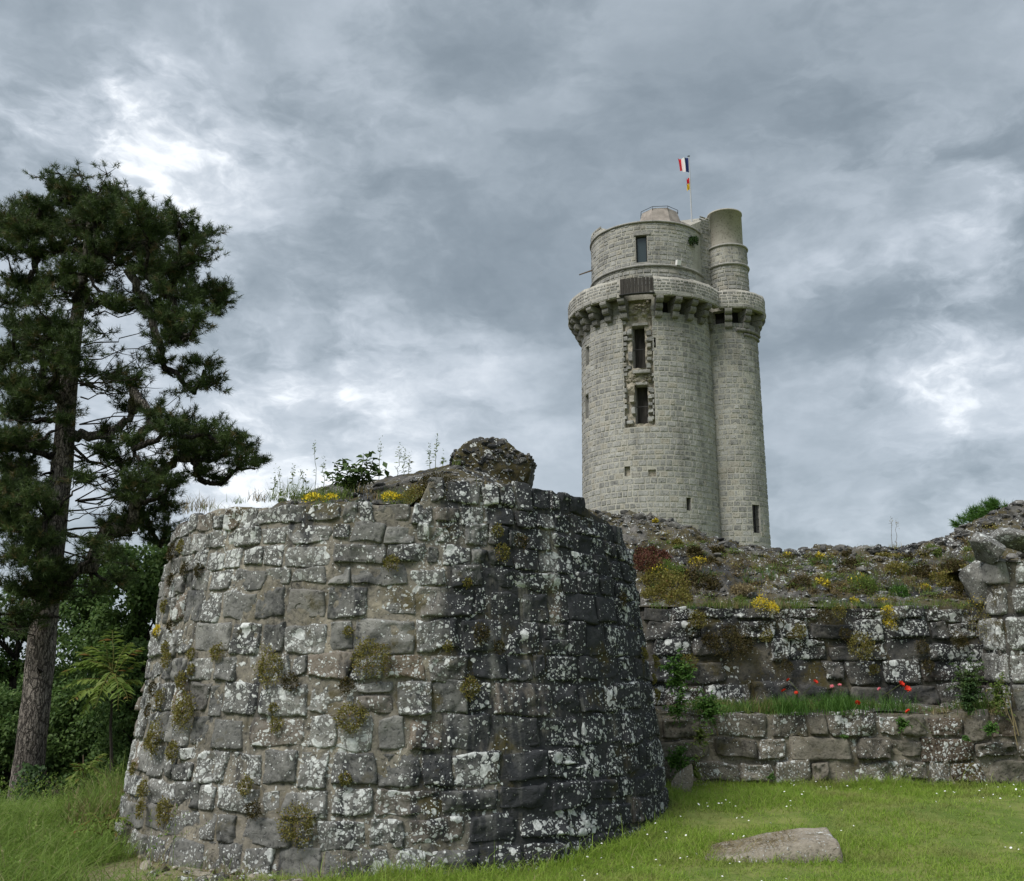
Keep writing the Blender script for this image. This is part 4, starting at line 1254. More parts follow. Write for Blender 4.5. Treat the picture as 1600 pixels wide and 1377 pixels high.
FU = math.atan2(-CU[1], -CU[0])
zu1 = cyl_hit(1136, 382, CU, RU)[1]; zum = cyl_hit(1140, 412, CU, RU)[1]
(face, _) = shell(SU_, FU-PI, FU+PI, zring0, zu1, [], na=70, nz=6)
obj('upper_turret', face[0], face[1], M_tmor, keep_t, smooth=True)
st += ashlar(SU_, RU, FU-1.7, FU+1.8, zring1-0.3, zum-0.1, [], (0.28, 0.36), (0.42, 0.70), 82, proud=(0.035, 0.06))
st += ashlar(SU_, RU, FU-1.7, FU+1.8, zum+0.1, zu1-0.04, [], (0.28, 0.36), (0.42, 0.75), 83)
for (zz_, r_, dd_, nm) in ((zum, 0.11, 0.05, 'string_course'), (zu1, 0.09, 0.03, 'turret_coping')):
    A = np.linspace(FU-PI, FU+PI, 60)
    m = MB(); m.tube(SU_(A, 0*A+zz_, 0*A+dd_), r_, 7); m.build(nm, M_trim, keep_t, smooth=True)
CC = np.array([P(1132.5, 350, 74.0)[0], 74.0]); RC = 1.29
zc1 = cyl_hit(1132, 326, CC, RC)[1]
SCc = cyl(CC, lambda z: RC+0*np.asarray(z))
A = np.linspace(0, 2*PI, 65); prof = [(zu1-0.2, 0.0), (zc1-0.12, 0.0), (zc1-0.12, 0.05), (zc1, 0.05), (zc1, -0.15), (zc1-0.3, -0.15)]
aa = np.repeat(A[:, None], 6, 1); zz = np.array([p[0] for p in prof])[None]+0*aa; d_ = np.array([p[1] for p in prof])[None]+0*aa
obj('turret_cap', SCc(aa, zz, d_).reshape(-1, 3), grid_faces(65, 6), M_concrete, keep_t)
cap_t = [SCc(np.array(a), np.array(zc1-0.25), np.array(-0.1)) for a in np.linspace(0, 2*PI, 32, endpoint=False)]
obj('cap_roof', np.array(cap_t), [tuple(range(32))], M_concrete, keep_t)
capd = [SU_(np.array(a), np.array(zu1-0.02), np.array(0.0)) for a in np.linspace(0, 2*PI, 32, endpoint=False)]
obj('turret_shoulder', np.array(capd), [tuple(range(32))], M_trim, keep_t)

# roof lantern with a hand rail
RL = np.array([P(1030, 340, 75.0)[0], 75.0])
zl0 = zd1-0.4; zl1 = P(1030, 337, 75.0)[2]
n = 8; A = np.linspace(0, 2*PI, n, endpoint=False)+0.3
v = [(RL[0]+2.15*math.cos(a), RL[1]+2.15*math.sin(a), zl0+0.7) for a in A]+[(RL[0]+1.45*math.cos(a), RL[1]+1.45*math.sin(a), zl1) for a in A]+[(RL[0]+2.15*math.cos(a), RL[1]+2.15*math.sin(a), zl0-0.2) for a in A]
f = [(i, (i+1) % n, n+(i+1) % n, n+i) for i in range(n)]+[tuple(n+i for i in range(n))]+[(2*n+i, 2*n+(i+1) % n, (i+1) % n, i) for i in range(n)]
obj('roof', np.array(v), f, M_roof, keep_t)
m = MB()
ringp = [(RL[0]+1.55*math.cos(a), RL[1]+1.55*math.sin(a), zl1+0.10) for a in np.append(A, A[0])]
m.tube(ringp, 0.022, 5)
for a in A: m.tube([(RL[0]+1.55*math.cos(a), RL[1]+1.55*math.sin(a), zl1-0.2), (RL[0]+1.55*math.cos(a), RL[1]+1.55*math.sin(a), zl1+0.10)], 0.018, 4)
m.build('railing', M_iron, keep_t)
m = MB(); p0 = SD_(np.array(cyl_hit(925.5, 421, CD, RD)[0]), np.array(cyl_hit(925.5, 421, CD, RD)[1]), np.array(-0.2)); p1 = P(905, 429.5, p0[1]-0.2)
m.tube([p0, p1], [0.07, 0.05], 5); m.build('beam', M_woodlight, keep_t)
a, z_ = cyl_hit(1058, 412, CD, RD); q = SD_(np.array(a), np.array(z_), np.array(0.16))
m = MB(); m.box((0, 0, 0), (0.16, 0.14, 0.19), rz=0.4, tilt=0.25); m.box((0.0, 0.15, -0.12), (0.03, 0.1, 0.03))
tag(m.build('floodlight', M_box, None, tuple(q)), 'small white floodlight fixed low on the upper drum of the keep', 'floodlight')

# the facing blocks: the 300 that show largest singly, the rest as one
st.sort(key=lambda q: -q[0])
for _, v, f, r in st[:300]: obj('stone', v, f, M_tow, keep_t, rnd=r)
mb = MB()
for _, v, f, r in st[300:]: mb.add(v, f, r)
tag(mb.build('stonework', M_tow, keep_t), kind='stuff')

# flags
fpb = P(1080.5, 338, 74.6); fpt = P(1077.5, 245, 74.6)
xpole = fpb[0]
fp = thing('flagpole', (xpole, 74.6, fpb[2]-1.0), 'thin grey flagpole on the roof of the keep', 'flagpole')
m = MB(); m.tube([(xpole, 74.6, fpb[2]-1.2), (xpole, 74.6, fpt[2])], [0.065, 0.045], 8); m.build('pole', M_pole, fp)
m = MB(); m.add(*lump((xpole, 74.6, fpt[2]+0.05), 0.10, 3, 1)); m.build('finial', M_iron, fp)
def cloth(parent, name, u0, u1, ztop, h, length, m, droop, seed):
    nu_, nv_ = 10, 12
    u = np.linspace(u0, u1, nu_); v_ = np.linspace(0, 1, nv_)
    uu, vv = np.meshgrid(u, v_, indexing='ij')
    x = xpole-0.05-length*uu*(1-0.15*vv); y = 74.6+0.16*np.sin(uu*9+vv*2.2+seed)*uu**0.5
    z = ztop-h*vv*(1-0.12*uu)-droop*uu**1.5+0.10*np.sin(uu*7+vv*3+seed)*uu
    t = np.stack([x, y, z], -1).reshape(-1, 3)
    obj(name, t, grid_faces(nu_, nv_), m, parent, smooth=True)
h1 = fpt[2]-P(1077, 271, 74.6)[2]
f1 = thing('national_flag', (xpole, 74.6, fpt[2]-h1), 'blue white and red tricolour flag flying at the top of the pole', 'flag')
for k_, (a, b, m_) in enumerate(((0, .36, M_flagblue), (.36, .68, M_flagwhite), (.68, 1.0, M_flagred))):
    cloth(f1, 'stripe', a, b, fpt[2]-0.1, h1*0.88, 0.86, m_, 0.05 if k_ < 3 else 0, 0.4)
zt2 = P(1077, 278, 74.6)[2]; h2 = zt2-P(1077, 297, 74.6)[2]
f2 = thing('small_flag', (xpole, 74.6, zt2-h2), 'small limp red and yellow flag hanging below the tricolour', 'flag')
cloth(f2, 'red_field', 0, 1, zt2, h2*0.45, 0.26, M_flagred, 0.15, 1.0)
cloth(f2, 'yellow_field', 0, 1, zt2-h2*0.45, h2*0.55, 0.26, M_flagyel, 0.1, 1.7)

# ------------------------------------------------------------------ the big pine
YT = 18.0
def curve(a, b, sag, n=7, wob=0.06, R2=None):
    a = np.asarray(a, float); b = np.asarray(b, float)
    t = np.linspace(0, 1, n)[:, None]
    p = a+(b-a)*t
    L = np.linalg.norm(b-a)
    p[:, 2] += sag*L*4*t[:, 0]*(1-t[:, 0])
    if R2 is not None: p[1:-1] += R2.normal(size=(n-2, 3))*wob*L*0.35
    return p

trunk_px = [(34, 1290, 50), (47, 1180, 44), (59, 1080, 42), (70, 950, 41), (88, 800, 36), (98, 720, 32), (105, 620, 29), (117, 520, 22), (130, 430, 16), (139, 370, 11), (142, 310, 6)]
tp = np.array([P(a, b, YT) for a, b, _ in trunk_px]); tr = np.array([0.5*c*mpp(YT) for *_, c in trunk_px])
tt = np.linspace(0, 1, 60); t0_ = np.linspace(0, 1, len(tp))
tps = np.stack([np.interp(tt, t0_, tp[:, k]) for k in range(3)], 1); trs = np.interp(tt, t0_, tr)
tps = np.concatenate([[tps[0]+np.array([-0.05, 0, -0.5])], tps]); trs = np.concatenate([[trs[0]*1.25], trs])
pine = thing('pine_tree', tps[1], 'tall dark pine with bare grey trunk standing left of the bastion', 'tree')
tv, tf = tube(tps, trs, 22)
ax_ = np.repeat(tps, 22, 0); rad_ = tv[:len(ax_)]-ax_
tv[:len(ax_)] += rad_*(0.10*fbm(tv[:len(ax_)]*np.array([1, 1, 0.25]), 6, 4, seed=3)+0.06*fbm(tv[:len(ax_)], 2, 2, seed=4))[:, None]
obj('trunk', tv, tf, M_bark, pine, smooth=True)

clumps = """96 294 25;64 318 30;120 314 35;176 302 22;172 330 35;8 358 40;40 362 40;80 350 40;132 354 40;216 342 32;280 338 26;256 362 34;296 370 34;311 398 28;280 410 36;224 382 36;184 382 34;12 394 35;248 418 30;
343 454 24;311 458 33;272 458 34;304 498 30;272 498 32;256 530 28;288 522 24;176 474 22;240 490 22;24 438 28;16 474 32;40 450 24;80 430 20;100 418 20;150 400 30;60 395 30;100 385 30;200 410 22;
24 514 34;64 530 34;92 510 30;112 546 34;24 554 34;128 577 28;92 570 28;256 562 25;280 582 23;320 570 27;332 602 25;304 605 22;176 590 16;208 598 18;24 602 34;16 642 34;40 650 30;100 658 18;70 600 26;
208 634 22;240 646 26;264 670 30;296 662 28;328 670 27;360 682 25;384 698 22;404 724 15;372 722 26;336 710 29;304 706 29;344 748 20;312 738 19;280 702 24;168 674 16;350 700 26;
160 706 18;192 718 22;224 754 32;248 770 30;192 766 26;264 790 25;16 690 38;24 730 38;24 770 40;56 778 28;136 746 18;230 800 34;262 825 26;205 815 26;250 845 24;
8 820 36;40 830 30;70 845 28;20 870 36;55 885 30;90 890 24;95 920 22;30 920 34;70 930 30;10 960 30;45 965 26;60 470 28;8 560 30;45 690 30;50 620 26;196 356 30;232 362 30;150 340 30;60 340 30;105 300 24;4 700 36;4 800 36;30 800 30;75 800 26;60 850 26;75 905 26;100 900 18;288 430 28;230 420 26;300 470 24;220 470 20;345 470 16;330 690 24;290 690 24;250 660 22;210 690 18;240 735 24;210 780 24;270 750 22;165 820 15;150 850 14;175 870 18;190 905 20;140 880 13;160 920 16"""
CL = []
R_ = np.random.default_rng(77)
clumps += ';146 335 24;128 372 20;150 385 20;118 452 20;140 420 18'
for s_ in clumps.replace('\n', '').split(';'):
    a, b, c = map(float, s_.split())
    dx = abs(a-np.interp(b, [q[1] for q in trunk_px][::-1], [q[0] for q in trunk_px][::-1]))
    Y = YT+R_.normal()*0.75
    if dx < 60 and b > 400: Y = YT-R_.uniform(0.45, 1.5)
    CL.append((P(a, b, Y), c*mpp(YT), b))
    if (b < 560 or (a < 110 and b < 800)) and R_.random() < 0.8: CL.append((P(a+R_.uniform(-20, 20), b+R_.uniform(-12, 14), YT+R_.uniform(0.8, 2.2)), c*mpp(YT)*0.9, b))
cen = np.array([c[0] for c in CL])
tx = np.stack([np.interp(cen[:, 2], tps[:, 2], tps[:, k]) for k in range(2)], 1)
dist = np.hypot(*(cen[:, :2]-tx).T)
order = np.argsort(dist)
nodes = [(p, None) for p in tps[8:]]; par = {}
pos_nodes = [p for p in tps[8:]]
wood = MB(); limbs = []
done = []
for i in order:
    c = cen[i]; best, bi = 1e9, None
    for j, p in enumerate(pos_nodes[:len(tps)-8]):
        lift = c[2]-p[2]
        d = np.linalg.norm(c-p)+0.45*abs(lift-0.2*np.hypot(*(c-p)[:2]))
        if d < best: best, bi = d, ('t', j)
    for k in done:
        if dist[k] < dist[i]:
            d = np.linalg.norm(c-cen[k])*0.88+0.12
            if d < best and abs(c[2]-cen[k][2]) < 1.3: best, bi = d, ('c', k)
    par[i] = bi; done.append(i)
weight = {i: 1.0 for i in order}
for i in order[::-1]:
    if par[i][0] == 'c': weight[par[i][1]] += weight[i]
for i in order:
    a = pos_nodes[par[i][1]] if par[i][0] == 't' else cen[par[i][1]]-np.array([0, 0, 0.12])
    b = cen[i]-np.array([0, 0, 0.10])
    r0 = 0.024*math.sqrt(weight[i])+0.006
    if par[i][0] == 't': r0 = min(r0, 0.62*float(np.interp(a[2], tps[:, 2], trs)))
    elif b[2] > tps[-14, 2]: r0 = min(r0, 0.03)
    pts = curve(a, b, R_.uniform(-0.10, 0.06), 8, 0.10, R_)
    v, f = tube(pts, np.linspace(r0*1.25, r0*0.75 if weight[i] > 1 else 0.008, 8), 7)
    obj('limb', v, f, M_bark2 if r0 < 0.06 else M_bark, pine, smooth=True)
# bare dead stubs on the lower trunk
for px, py, qx, qy in ((80, 960, 96, 966), (66, 1050, 58, 1044), (108, 690, 190, 740), (84, 735, 62, 742), (100, 830, 140, 842)):
    v, f = tube(curve(P(px, py, YT-0.1), P(qx, qy, YT-0.6), -0.05, 6, 0.1, R_), np.linspace(0.035, 0.010, 6), 6)
    obj('dead_branch', v, f, M_bark2, pine, smooth=True)
crown = SB(); twigs = MB()
def spray(c, r, ntw, i, thin=False):
    d = rdirs(ntw); d[:, 2] = d[:, 2]*0.75+0.12
    pos, axs = [], []
    for k in range(ntw):
        L = r*rng.uniform(0.55, 1.18)*(1+0.3*vnoise(d[k]*1.7+i*3.1, i))
        t = np.linspace(0, 1, 5)[:, None]
        pts = c+d[k]*L*t*np.array([1.12, 1.12, 0.8])+np.array([0, 0, 0.14*L])*t**2.2
        if k % 2 == 0 or thin: twigs.tube(pts, [0.009, 0.008, 0.006, 0.005, 0.003], 3)
        for tt_ in ((0.45, 0.6, 0.75, 0.88, 1.0) if not thin else (0.8, 1.0)):
            q = c+d[k]*L*tt_*np.array([1.12, 1.12, 0.8])+np.array([0, 0, 0.14*L])*tt_**2.2+rng.normal(size=3)*0.035
            a_ = d[k]*0.8+np.array([0, 0, 0.45])+rng.normal(size=3)*0.25
            pos.append(q); axs.append(a_/np.linalg.norm(a_))
    crown.add(needles(np.array(pos), np.array(axs), 24, 0.115, 0.010))
for i in range(len(CL)):
    c, r, b = CL[i]
    spray(c, r*1.12, int(np.clip(190*r*r, 12, 60)*1.1), i)
# thin inner growth between trunk and outer foliage
for i in range(150):
    k = R_.integers(len(CL)); c = CL[k][0]
    tq = np.array([np.interp(c[2]-0.25*dist[k], tps[:, 2], tps[:, j]) for j in range(3)])
    q = tq+(c-tq)*R_.uniform(0.3, 0.85)+R_.normal(size=3)*0.22
    v, f = tube(curve(tq+(c-tq)*0.1, q, -0.05, 6, 0.12, R_), np.linspace(0.016, 0.006, 6), 4); twigs.add(v, f)
    spray(q, R_.uniform(0.2, 0.38), R_.integers(5, 11), 500+i, True)
tag(crown.build('crown', M_pine, pine), kind='stuff')
twigs.build('twigs', M_twig, pine)
# ivy round the foot of the trunk
iv = thing('ivy', P(62, 1275, YT-0.5), 'dark ivy climbing the foot of the tall pine trunk', 'ivy')
S_ = SB(); N = 1500
bx_ = np.array([P(R_.normal(66, 24), R_.uniform(1195, 1300), YT-0.35-R_.uniform(0, 0.35)) for _ in range(N)])
keepm = np.array([(abs(q[0]-P(66, 1250, YT)[0]) < 0.10+0.35*(1-ss(q[2], -0.7, 0.5)))+0 for q in bx_]).astype(bool)
bx_ = bx_[keepm]; n = len(bx_)
S_.add(leaves(bx_, rdirs(n)*0.6+np.array([0, -1, 0.6]), rdirs(n)*0.7+np.array([0, -0.3, -0.4]), rng.uniform(0.05, 0.09, n), rng.uniform(0.05, 0.08, n)))
S_.build('foliage', M_ivy, iv)
v, f = tube(curve(P(60, 1290, YT-0.35), P(72, 1200, YT-0.33), 0.05, 6), 0.02, 5); obj('stem', v, f, M_twig, iv)

# ------------------------------------------------------------------ trees and bushes behind it
def broad_tree(name, label, base_px, Y, crown_px, nclump, per, lsize, trunk_w, seed, cat='tree', group=None, m=M_leafdk, clr=0.5):
    """crown_px: ellipses (px, py, rx, ry) the crown fills, at northing Y"""
    R2 = np.random.default_rng(seed)
    b = P(base_px[0], base_px[1], Y); b[2] = float(ground_z(b[0], b[1]))-0.1
    root = thing(name, b, label, cat, group)
    tops = []
    for (px, py, rx, ry, wgt) in crown_px:
        for _ in range(int(nclump*wgt)):
            a = R2.uniform(0, 2*PI); q = math.sqrt(R2.uniform(0, 1))
            tops.append((P(px+rx*q*math.cos(a), py+ry*q*math.sin(a), Y+R2.normal()*rx*mpp(Y)*0.6), R2.uniform(0.35, 0.8)*clr))
    top = max(t_[0][2] for t_ in tops); cxm = np.mean([t_[0][0] for t_ in tops])
    pts = curve(b, (b[0]*0.6+cxm*0.4, Y, b[2]+(top-b[2])*0.85), 0.0, 9, 0.03, R2)
    v, f = tube(pts, np.linspace(trunk_w, trunk_w*0.2, 9), 9); obj('trunk', v, f, M_bark2, root, smooth=True)
    sb = SB()
    lm = MB()
    for k, (c, r) in enumerate(tops):
        j = int(np.clip(np.argmin(np.linalg.norm(pts-c-np.array([0, 0, -0.6]), axis=1)), 1, 8))
        if k % 2 == 0: lm.tube(curve(pts[j], c, 0.05, 6, 0.08, R2), np.linspace(trunk_w*0.28, 0.012, 6), 5)
        d = rdirs(per); rad = r*rng.uniform(0.2, 1, per)**0.5
        p = c+d*rad[:, None]*np.array([1.15, 1.15, 0.75])
        sb.add(leaves(p, d*0.5+np.array([0, 0, 0.8])+rng.normal(size=(per, 3))*0.4, rdirs(per)+np.array([0, 0, -0.35])+d*0.5, rng.uniform(0.7, 1.2, per)*lsize, rng.uniform(0.45, 0.7, per)*lsize))
    lm.build('limbs', M_bark2, root)
    tag(sb.build('crown', m, root), kind='stuff')
    return root
broad_tree('woodland_tree', 'leafy dark green tree behind the tall pine trunk, far left edge', (10, 1200), 25, [(10, 1040, 60, 120, 1.0), (20, 1150, 70, 70, 0.6)], 42, 170, 0.13, 0.16, 1)
broad_tree('woodland_tree', 'broadleaf tree filling the gap between pine trunk and bastion', (205, 1180), 23, [(215, 930, 62, 75, 1.0), (170, 1010, 60, 45, 0.7), (250, 900, 40, 60, 0.5)], 40, 180, 0.12, 0.14, 2)
broad_tree('woodland_tree', 'slender tree with dark stem just right of the pine trunk', (150, 1180), 27, [(130, 1010, 50, 90, 1.0), (140, 930, 40, 50, 0.4)], 34, 170, 0.13, 0.12, 3)
broad_tree('woodland_bush', 'dense dark bush in the shade behind the tall grass', (110, 1240), 21, [(120, 1150, 60, 75, 1.0), (170, 1180, 55, 60, 1.0)], 60, 190, 0.10, 0.06, 4, 'bush')
broad_tree('woodland_bush', 'dark bush at the far left edge beside the pine foot', (10, 1240), 20.5, [(5, 1170, 45, 90, 1.2)], 50, 190, 0.10, 0.06, 5, 'bush')
broad_tree('woodland_bush', 'shaded bush close against the bastion flank', (205, 1220), 19, [(210, 1130, 40, 70, 1.0), (225, 1060, 30, 50, 0.5)], 50, 190, 0.09, 0.05, 6, 'bush')
for i, (px, w_) in enumerate(((-160, 170), (-60, 150), (40, 140), (130, 130), (215, 120), (290, 120))):
    broad_tree('woodland_tree', 'far woodland tree %s' % ('out past the left edge of the view', 'at the far left of the dark belt', 'behind the foot of the tall pine', 'between pine trunk and young pinnate tree', 'behind the young pinnate tree', 'hidden behind the bastion flank')[i], (px, 1150), 34+3*(i % 3), [(px, 1130, w_*0.5, 75, 1.0)], 50, 150, 0.20, 0.15, 20+i, group='woodland belt behind the pine', clr=0.9)

# small pine whose top shows over the right hand wall
sp = thing('pine_tree', (P(1535, 830, 21)[0], 21, float(ground_z(P(1535, 830, 21)[0], 21))), 'young pine whose top peeps over the right hand ruin', 'tree')
b = P(1545, 830, 21); zg = float(ground_z(b[0], 21))
v, f = tube(curve((b[0]+0.6, 21, zg-0.1), P(1560, 792, 21), 0, 6), np.linspace(0.14, 0.03, 6), 8); obj('trunk', v, f, M_bark2, sp)
sb = SB()
for (px, py, r, n) in ((1500, 817, 9, 18), (1514, 809, 10, 26), (1528, 802, 11, 30), (1540, 795, 10, 30), (1550, 789, 8, 24), (1535, 812, 14, 40), (1560, 800, 16, 50), (1580, 808, 18, 50), (1545, 830, 22, 60), (1580, 840, 24, 60)):
    c = P(px, py, 21+R_.normal()*0.15); d = rdirs(n)
    p = c+d*(r*mpp(21)*rng.uniform(0.3, 1, n)**0.5)[:, None]
    ax = d*0.5+np.array([-0.5, 0, 0.6]); ax /= np.linalg.norm(ax, axis=1)[:, None]
    sb.add(needles(p, ax, 22, 0.13, 0.012))
tag(sb.build('crown', M_fern, sp), kind='stuff')

# ------------------------------------------------------------------ pinnate shoots beside the bastion
def frond(base, tip, n, ll, lw, m, parent, droop=0.25, seed=0, name='frond'):
    R2 = np.random.default_rng(seed)
    pts = curve(base, tip, droop, 14, 0.02, R2)
    sb = SB()
    tv_, tf_ = tube(pts, np.linspace(0.009, 0.003, 14), 4)
    tri = []
    for q in tf_:
        for k in range(1, len(q)-1): tri.append((q[0], q[k], q[k+1]))
    sb.add((tv_, np.array(tri), np.full(len(tv_), 0.3)))
    t = np.repeat(np.linspace(0.16, 0.99, n), 2)
    pos = np.stack([np.interp(t, np.linspace(0, 1, 14), pts[:, k]) for k in range(3)], 1)
    dirn_ = np.asarray(tip, float)-np.asarray(base, float); dirn_ /= np.linalg.norm(dirn_)
    side = np.cross(dirn_, [0, 0, 1]); side /= np.linalg.norm(side)+1e-9
    sg_ = np.tile([1, -1], n)[:, None]
    ax = side*sg_*0.85+dirn_*0.45+np.array([0, 0, -0.25])+R2.normal(size=(2*n, 3))*0.12
    ln = ll*np.clip(np.sin(PI*np.clip(t*0.92+0.08, 0, 1))+0.25, 0.3, 1)*R2.uniform(0.85, 1.1, 2*n)
    sb.add(leaves(pos, np.tile([0, 0, 1.0], (2*n, 1))+R2.normal(size=(2*n, 3))*0.25, ax, ln, ln*lw, R2.random(2*n)*0.5+R2.random()*0.5))
    return sb.build(name, m, parent)
ail = thing('pinnate_shrub', P(172, 1240, 15.2), 'young tree with long drooping pinnate leaves beside the bastion flank', 'shrub')
hub = P(176, 1062, 15.2)
v, f = tube(curve(P(172, 1245, 15.2), hub, 0.0, 6, 0.02, R_), np.linspace(0.03, 0.014, 6), 6); obj('stem', v, f, M_twig, ail)
for i, (tx_, ty_, dy) in enumerate(((92, 1058, 0.1), (100, 1075, -0.3), (112, 1040, -0.1), (120, 1020, 0.2), (135, 1012, 0.3), (160, 1000, 0.1), (205, 1005, 0.2), (222, 1012, -0.1), (228, 1035, 0.2), (108, 1098, -0.5), (150, 1105, -0.6), (200, 1095, -0.6), (230, 1070, 0.2), (185, 1110, -0.7), (128, 1120, -0.3), (175, 985, 0.3))):
    frond(hub+np.array([0, 0, R_.uniform(-0.15, 0.12)]), P(tx_, ty_, 15.2+dy), 13, 0.19, 0.34, M_ail, ail, 0.16, i)
sh2 = thing('pinnate_shrub', P(130, 1270, 14.6), 'small pinnate sapling growing out of the grass below the young tree', 'shrub')
hub = P(131, 1212, 14.6)
v, f = tube(curve(P(131, 1270, 14.6), P(130, 1180, 14.6), 0, 5), np.linspace(0.018, 0.008, 5), 5); obj('stem', v, f, M_brownstem, sh2)
for i, (tx_, ty_) in enumerate(((107, 1218), (110, 1228), (158, 1215), (166, 1208), (120, 1195), (148, 1190), (100, 1242), (165, 1180))):
    frond(hub+np.array([0, 0, R_.uniform(-0.05, 0.1)]), P(tx_, ty_, 14.6+R_.uniform(-.2, .2)), 11, 0.13, 0.34, M_ail, sh2, 0.2, 40+i)
sh3 = thing('pinnate_shrub', P(158, 1340, 10.4), 'low seedling with pinnate leaves against the left foot of the bastion', 'shrub')
hub = P(158, 1305, 10.4)
v, f = tube(curve(P(157, 1362, 10.4), P(160, 1290, 10.4), 0.0, 5), np.linspace(0.010, 0.005, 5), 5); obj('stem', v, f, M_brownstem, sh3)
for i, (tx_, ty_) in enumerate(((98, 1308), (120, 1295), (200, 1280), (212, 1292), (140, 1270), (190, 1310), (176, 1262))):
    frond(hub+np.array([0, 0, R_.uniform(-0.03, 0.12)]), P(tx_, ty_, 10.4+R_.uniform(-.25, .15)), 9, 0.085, 0.36, M_ail, sh3, 0.14, 60+i)

# ------------------------------------------------------------------ clumps growing in the walls
def cushion(q, nrm, r, m, label, cat, group=None, name='moss_cushion', n=None, leaf=0.018, droop=0.22, flowers=0, sq=0.6):
    n = n or int(np.clip(620*(r/0.1)**1.6, 160, 1800))
    d = rdirs(n); d = d*np.sign((d@nrm))[:, None]
    lum = 1+0.75*fbm(d*1.6+q*3, 1, 3, seed=3)
    p = d*(r*rng.uniform(0.35, 1, n)**0.5*lum)[:, None]
    p -= np.outer(p@nrm, nrm)*(1-sq)
    p[:, 2] -= droop*np.abs(rng.normal(size=n))*r
    sb = SB()
    sb.add(leaves(p, d+rng.normal(size=(n, 3))*0.4, d+rng.normal(size=(n, 3))*0.5+np.array([0, 0, 0.3-droop]), rng.uniform(0.7, 1.5, n)*leaf, rng.uniform(0.4, 0.8, n)*leaf))
    o = obj(name, np.concatenate(sb.v), np.concatenate(sb.f), [m, M_yel] if flowers else m, None, tuple(q), rnd=np.concatenate(sb.r))
    if flowers:
        hi = np.argsort(-(p[:, 2]-0.6*p[:, 1]+rng.normal(size=n)*0.3*r))[:int(n*flowers)]
        mi = np.zeros(2*n, np.int32); mi[2*hi] = 1; mi[2*hi+1] = 1
        o.data.polygons.foreach_set('material_index', mi)
    return tag(o, label, cat, group)
GB = 'moss cushions on the bastion wall'
used_lb = {}
named = [(580, 1022, 27, 'round olive moss cushion high on the bastion under a white lichened stone'), (423, 1038, 22, 'upright olive moss cushion on the pale left half of the bastion'),
         (550, 1117, 21, 'yellowish moss cushion on the middle of the bastion face'), (292, 1107, 24, 'broad moss cushion near the left flank of the bastion'),
         (468, 1283, 25, 'flat green moss cushion low on the bastion front'), (243, 1152, 20, 'tall moss cushion hanging on the left flank of the bastion'),
         (258, 1262, 16, 'moss cushion beside the pale mortar low on the left flank'), (735, 1073, 14, 'brown moss cushion on the reddish stone of the bastion')]
for px, py, r, lb in named:
    q, n_ = bastion_hit(px, py, 0.06); cushion(q, n_, 1.1*r*q[1]/1600, M_moss, lb, 'moss', GB)
for px, py, r in ((455, 1063, 13), (398, 1262, 12), (385, 1225, 12), (272, 1172, 14), (226, 1232, 12), (222, 1262, 11), (432, 1130, 10), (541, 1070, 11), (290, 888, 10), (312, 890, 10), (270, 862, 13),
                  (284, 852, 10), (268, 905, 9), (610, 878, 12), (262, 1030, 11), (285, 1062, 12), (300, 1020, 9), (340, 1018, 12), (252, 1090, 12), (753, 988, 13), (785, 862, 12), (815, 845, 10), (778, 828, 9),
                  (260, 1010, 9), (540, 1215, 9), (428, 1105, 7), (300, 1046, 8), (1005, 1020, 9), (1022, 1032, 10), (1024, 1085, 9), (972, 935, 9), (780, 1010, 9), (258, 945, 9), (268, 975, 8), (240, 1075, 10),
                  (210, 1200, 9), (232, 1110, 9), (545, 985, 7), (700, 1010, 6), (730, 910, 6), (1020, 1060, 7)):
    q, n_ = bastion_hit(px, py, 0.055)
    row = int(np.clip(len(edges_b)-2-np.searchsorted(edges_b, q[2])+1, 0, 13))
    words = ('top', 'second', 'third', 'fourth', 'fifth', 'sixth', 'seventh', 'eighth', 'ninth', 'tenth', 'eleventh', 'twelfth', 'lowest', 'lowest')
    side_ = 'on the left edge' if px < 265 else 'on the left flank' if px < 320 else 'left of centre' if px < 480 else 'near the centre' if px < 660 else 'right of centre' if px < 850 else 'on the right flank'
    lb = 'small moss cushion in the %s course %s of the bastion' % (words[row], side_)
    lb0 = lb
    if lb in used_lb: lb = lb.replace('small moss', ('', 'smaller moss', 'tiny moss', 'ragged moss', 'brownish moss')[used_lb[lb]])
    used_lb[lb0] = used_lb.get(lb0, 0)+1
    cushion(q, n_, r*q[1]/1600, M_moss if R_.random() < 0.75 else M_mossdark, lb, 'moss', GB)
for px, py, r, lb in ((247, 985, 10, 'bright yellow flowering cushion on the left silhouette of the bastion'),):
    q, n_ = bastion_hit(px, py, 0.05); cushion(q, n_, r*q[1]/1600, M_moss, lb, 'moss', None, flowers=0.5)
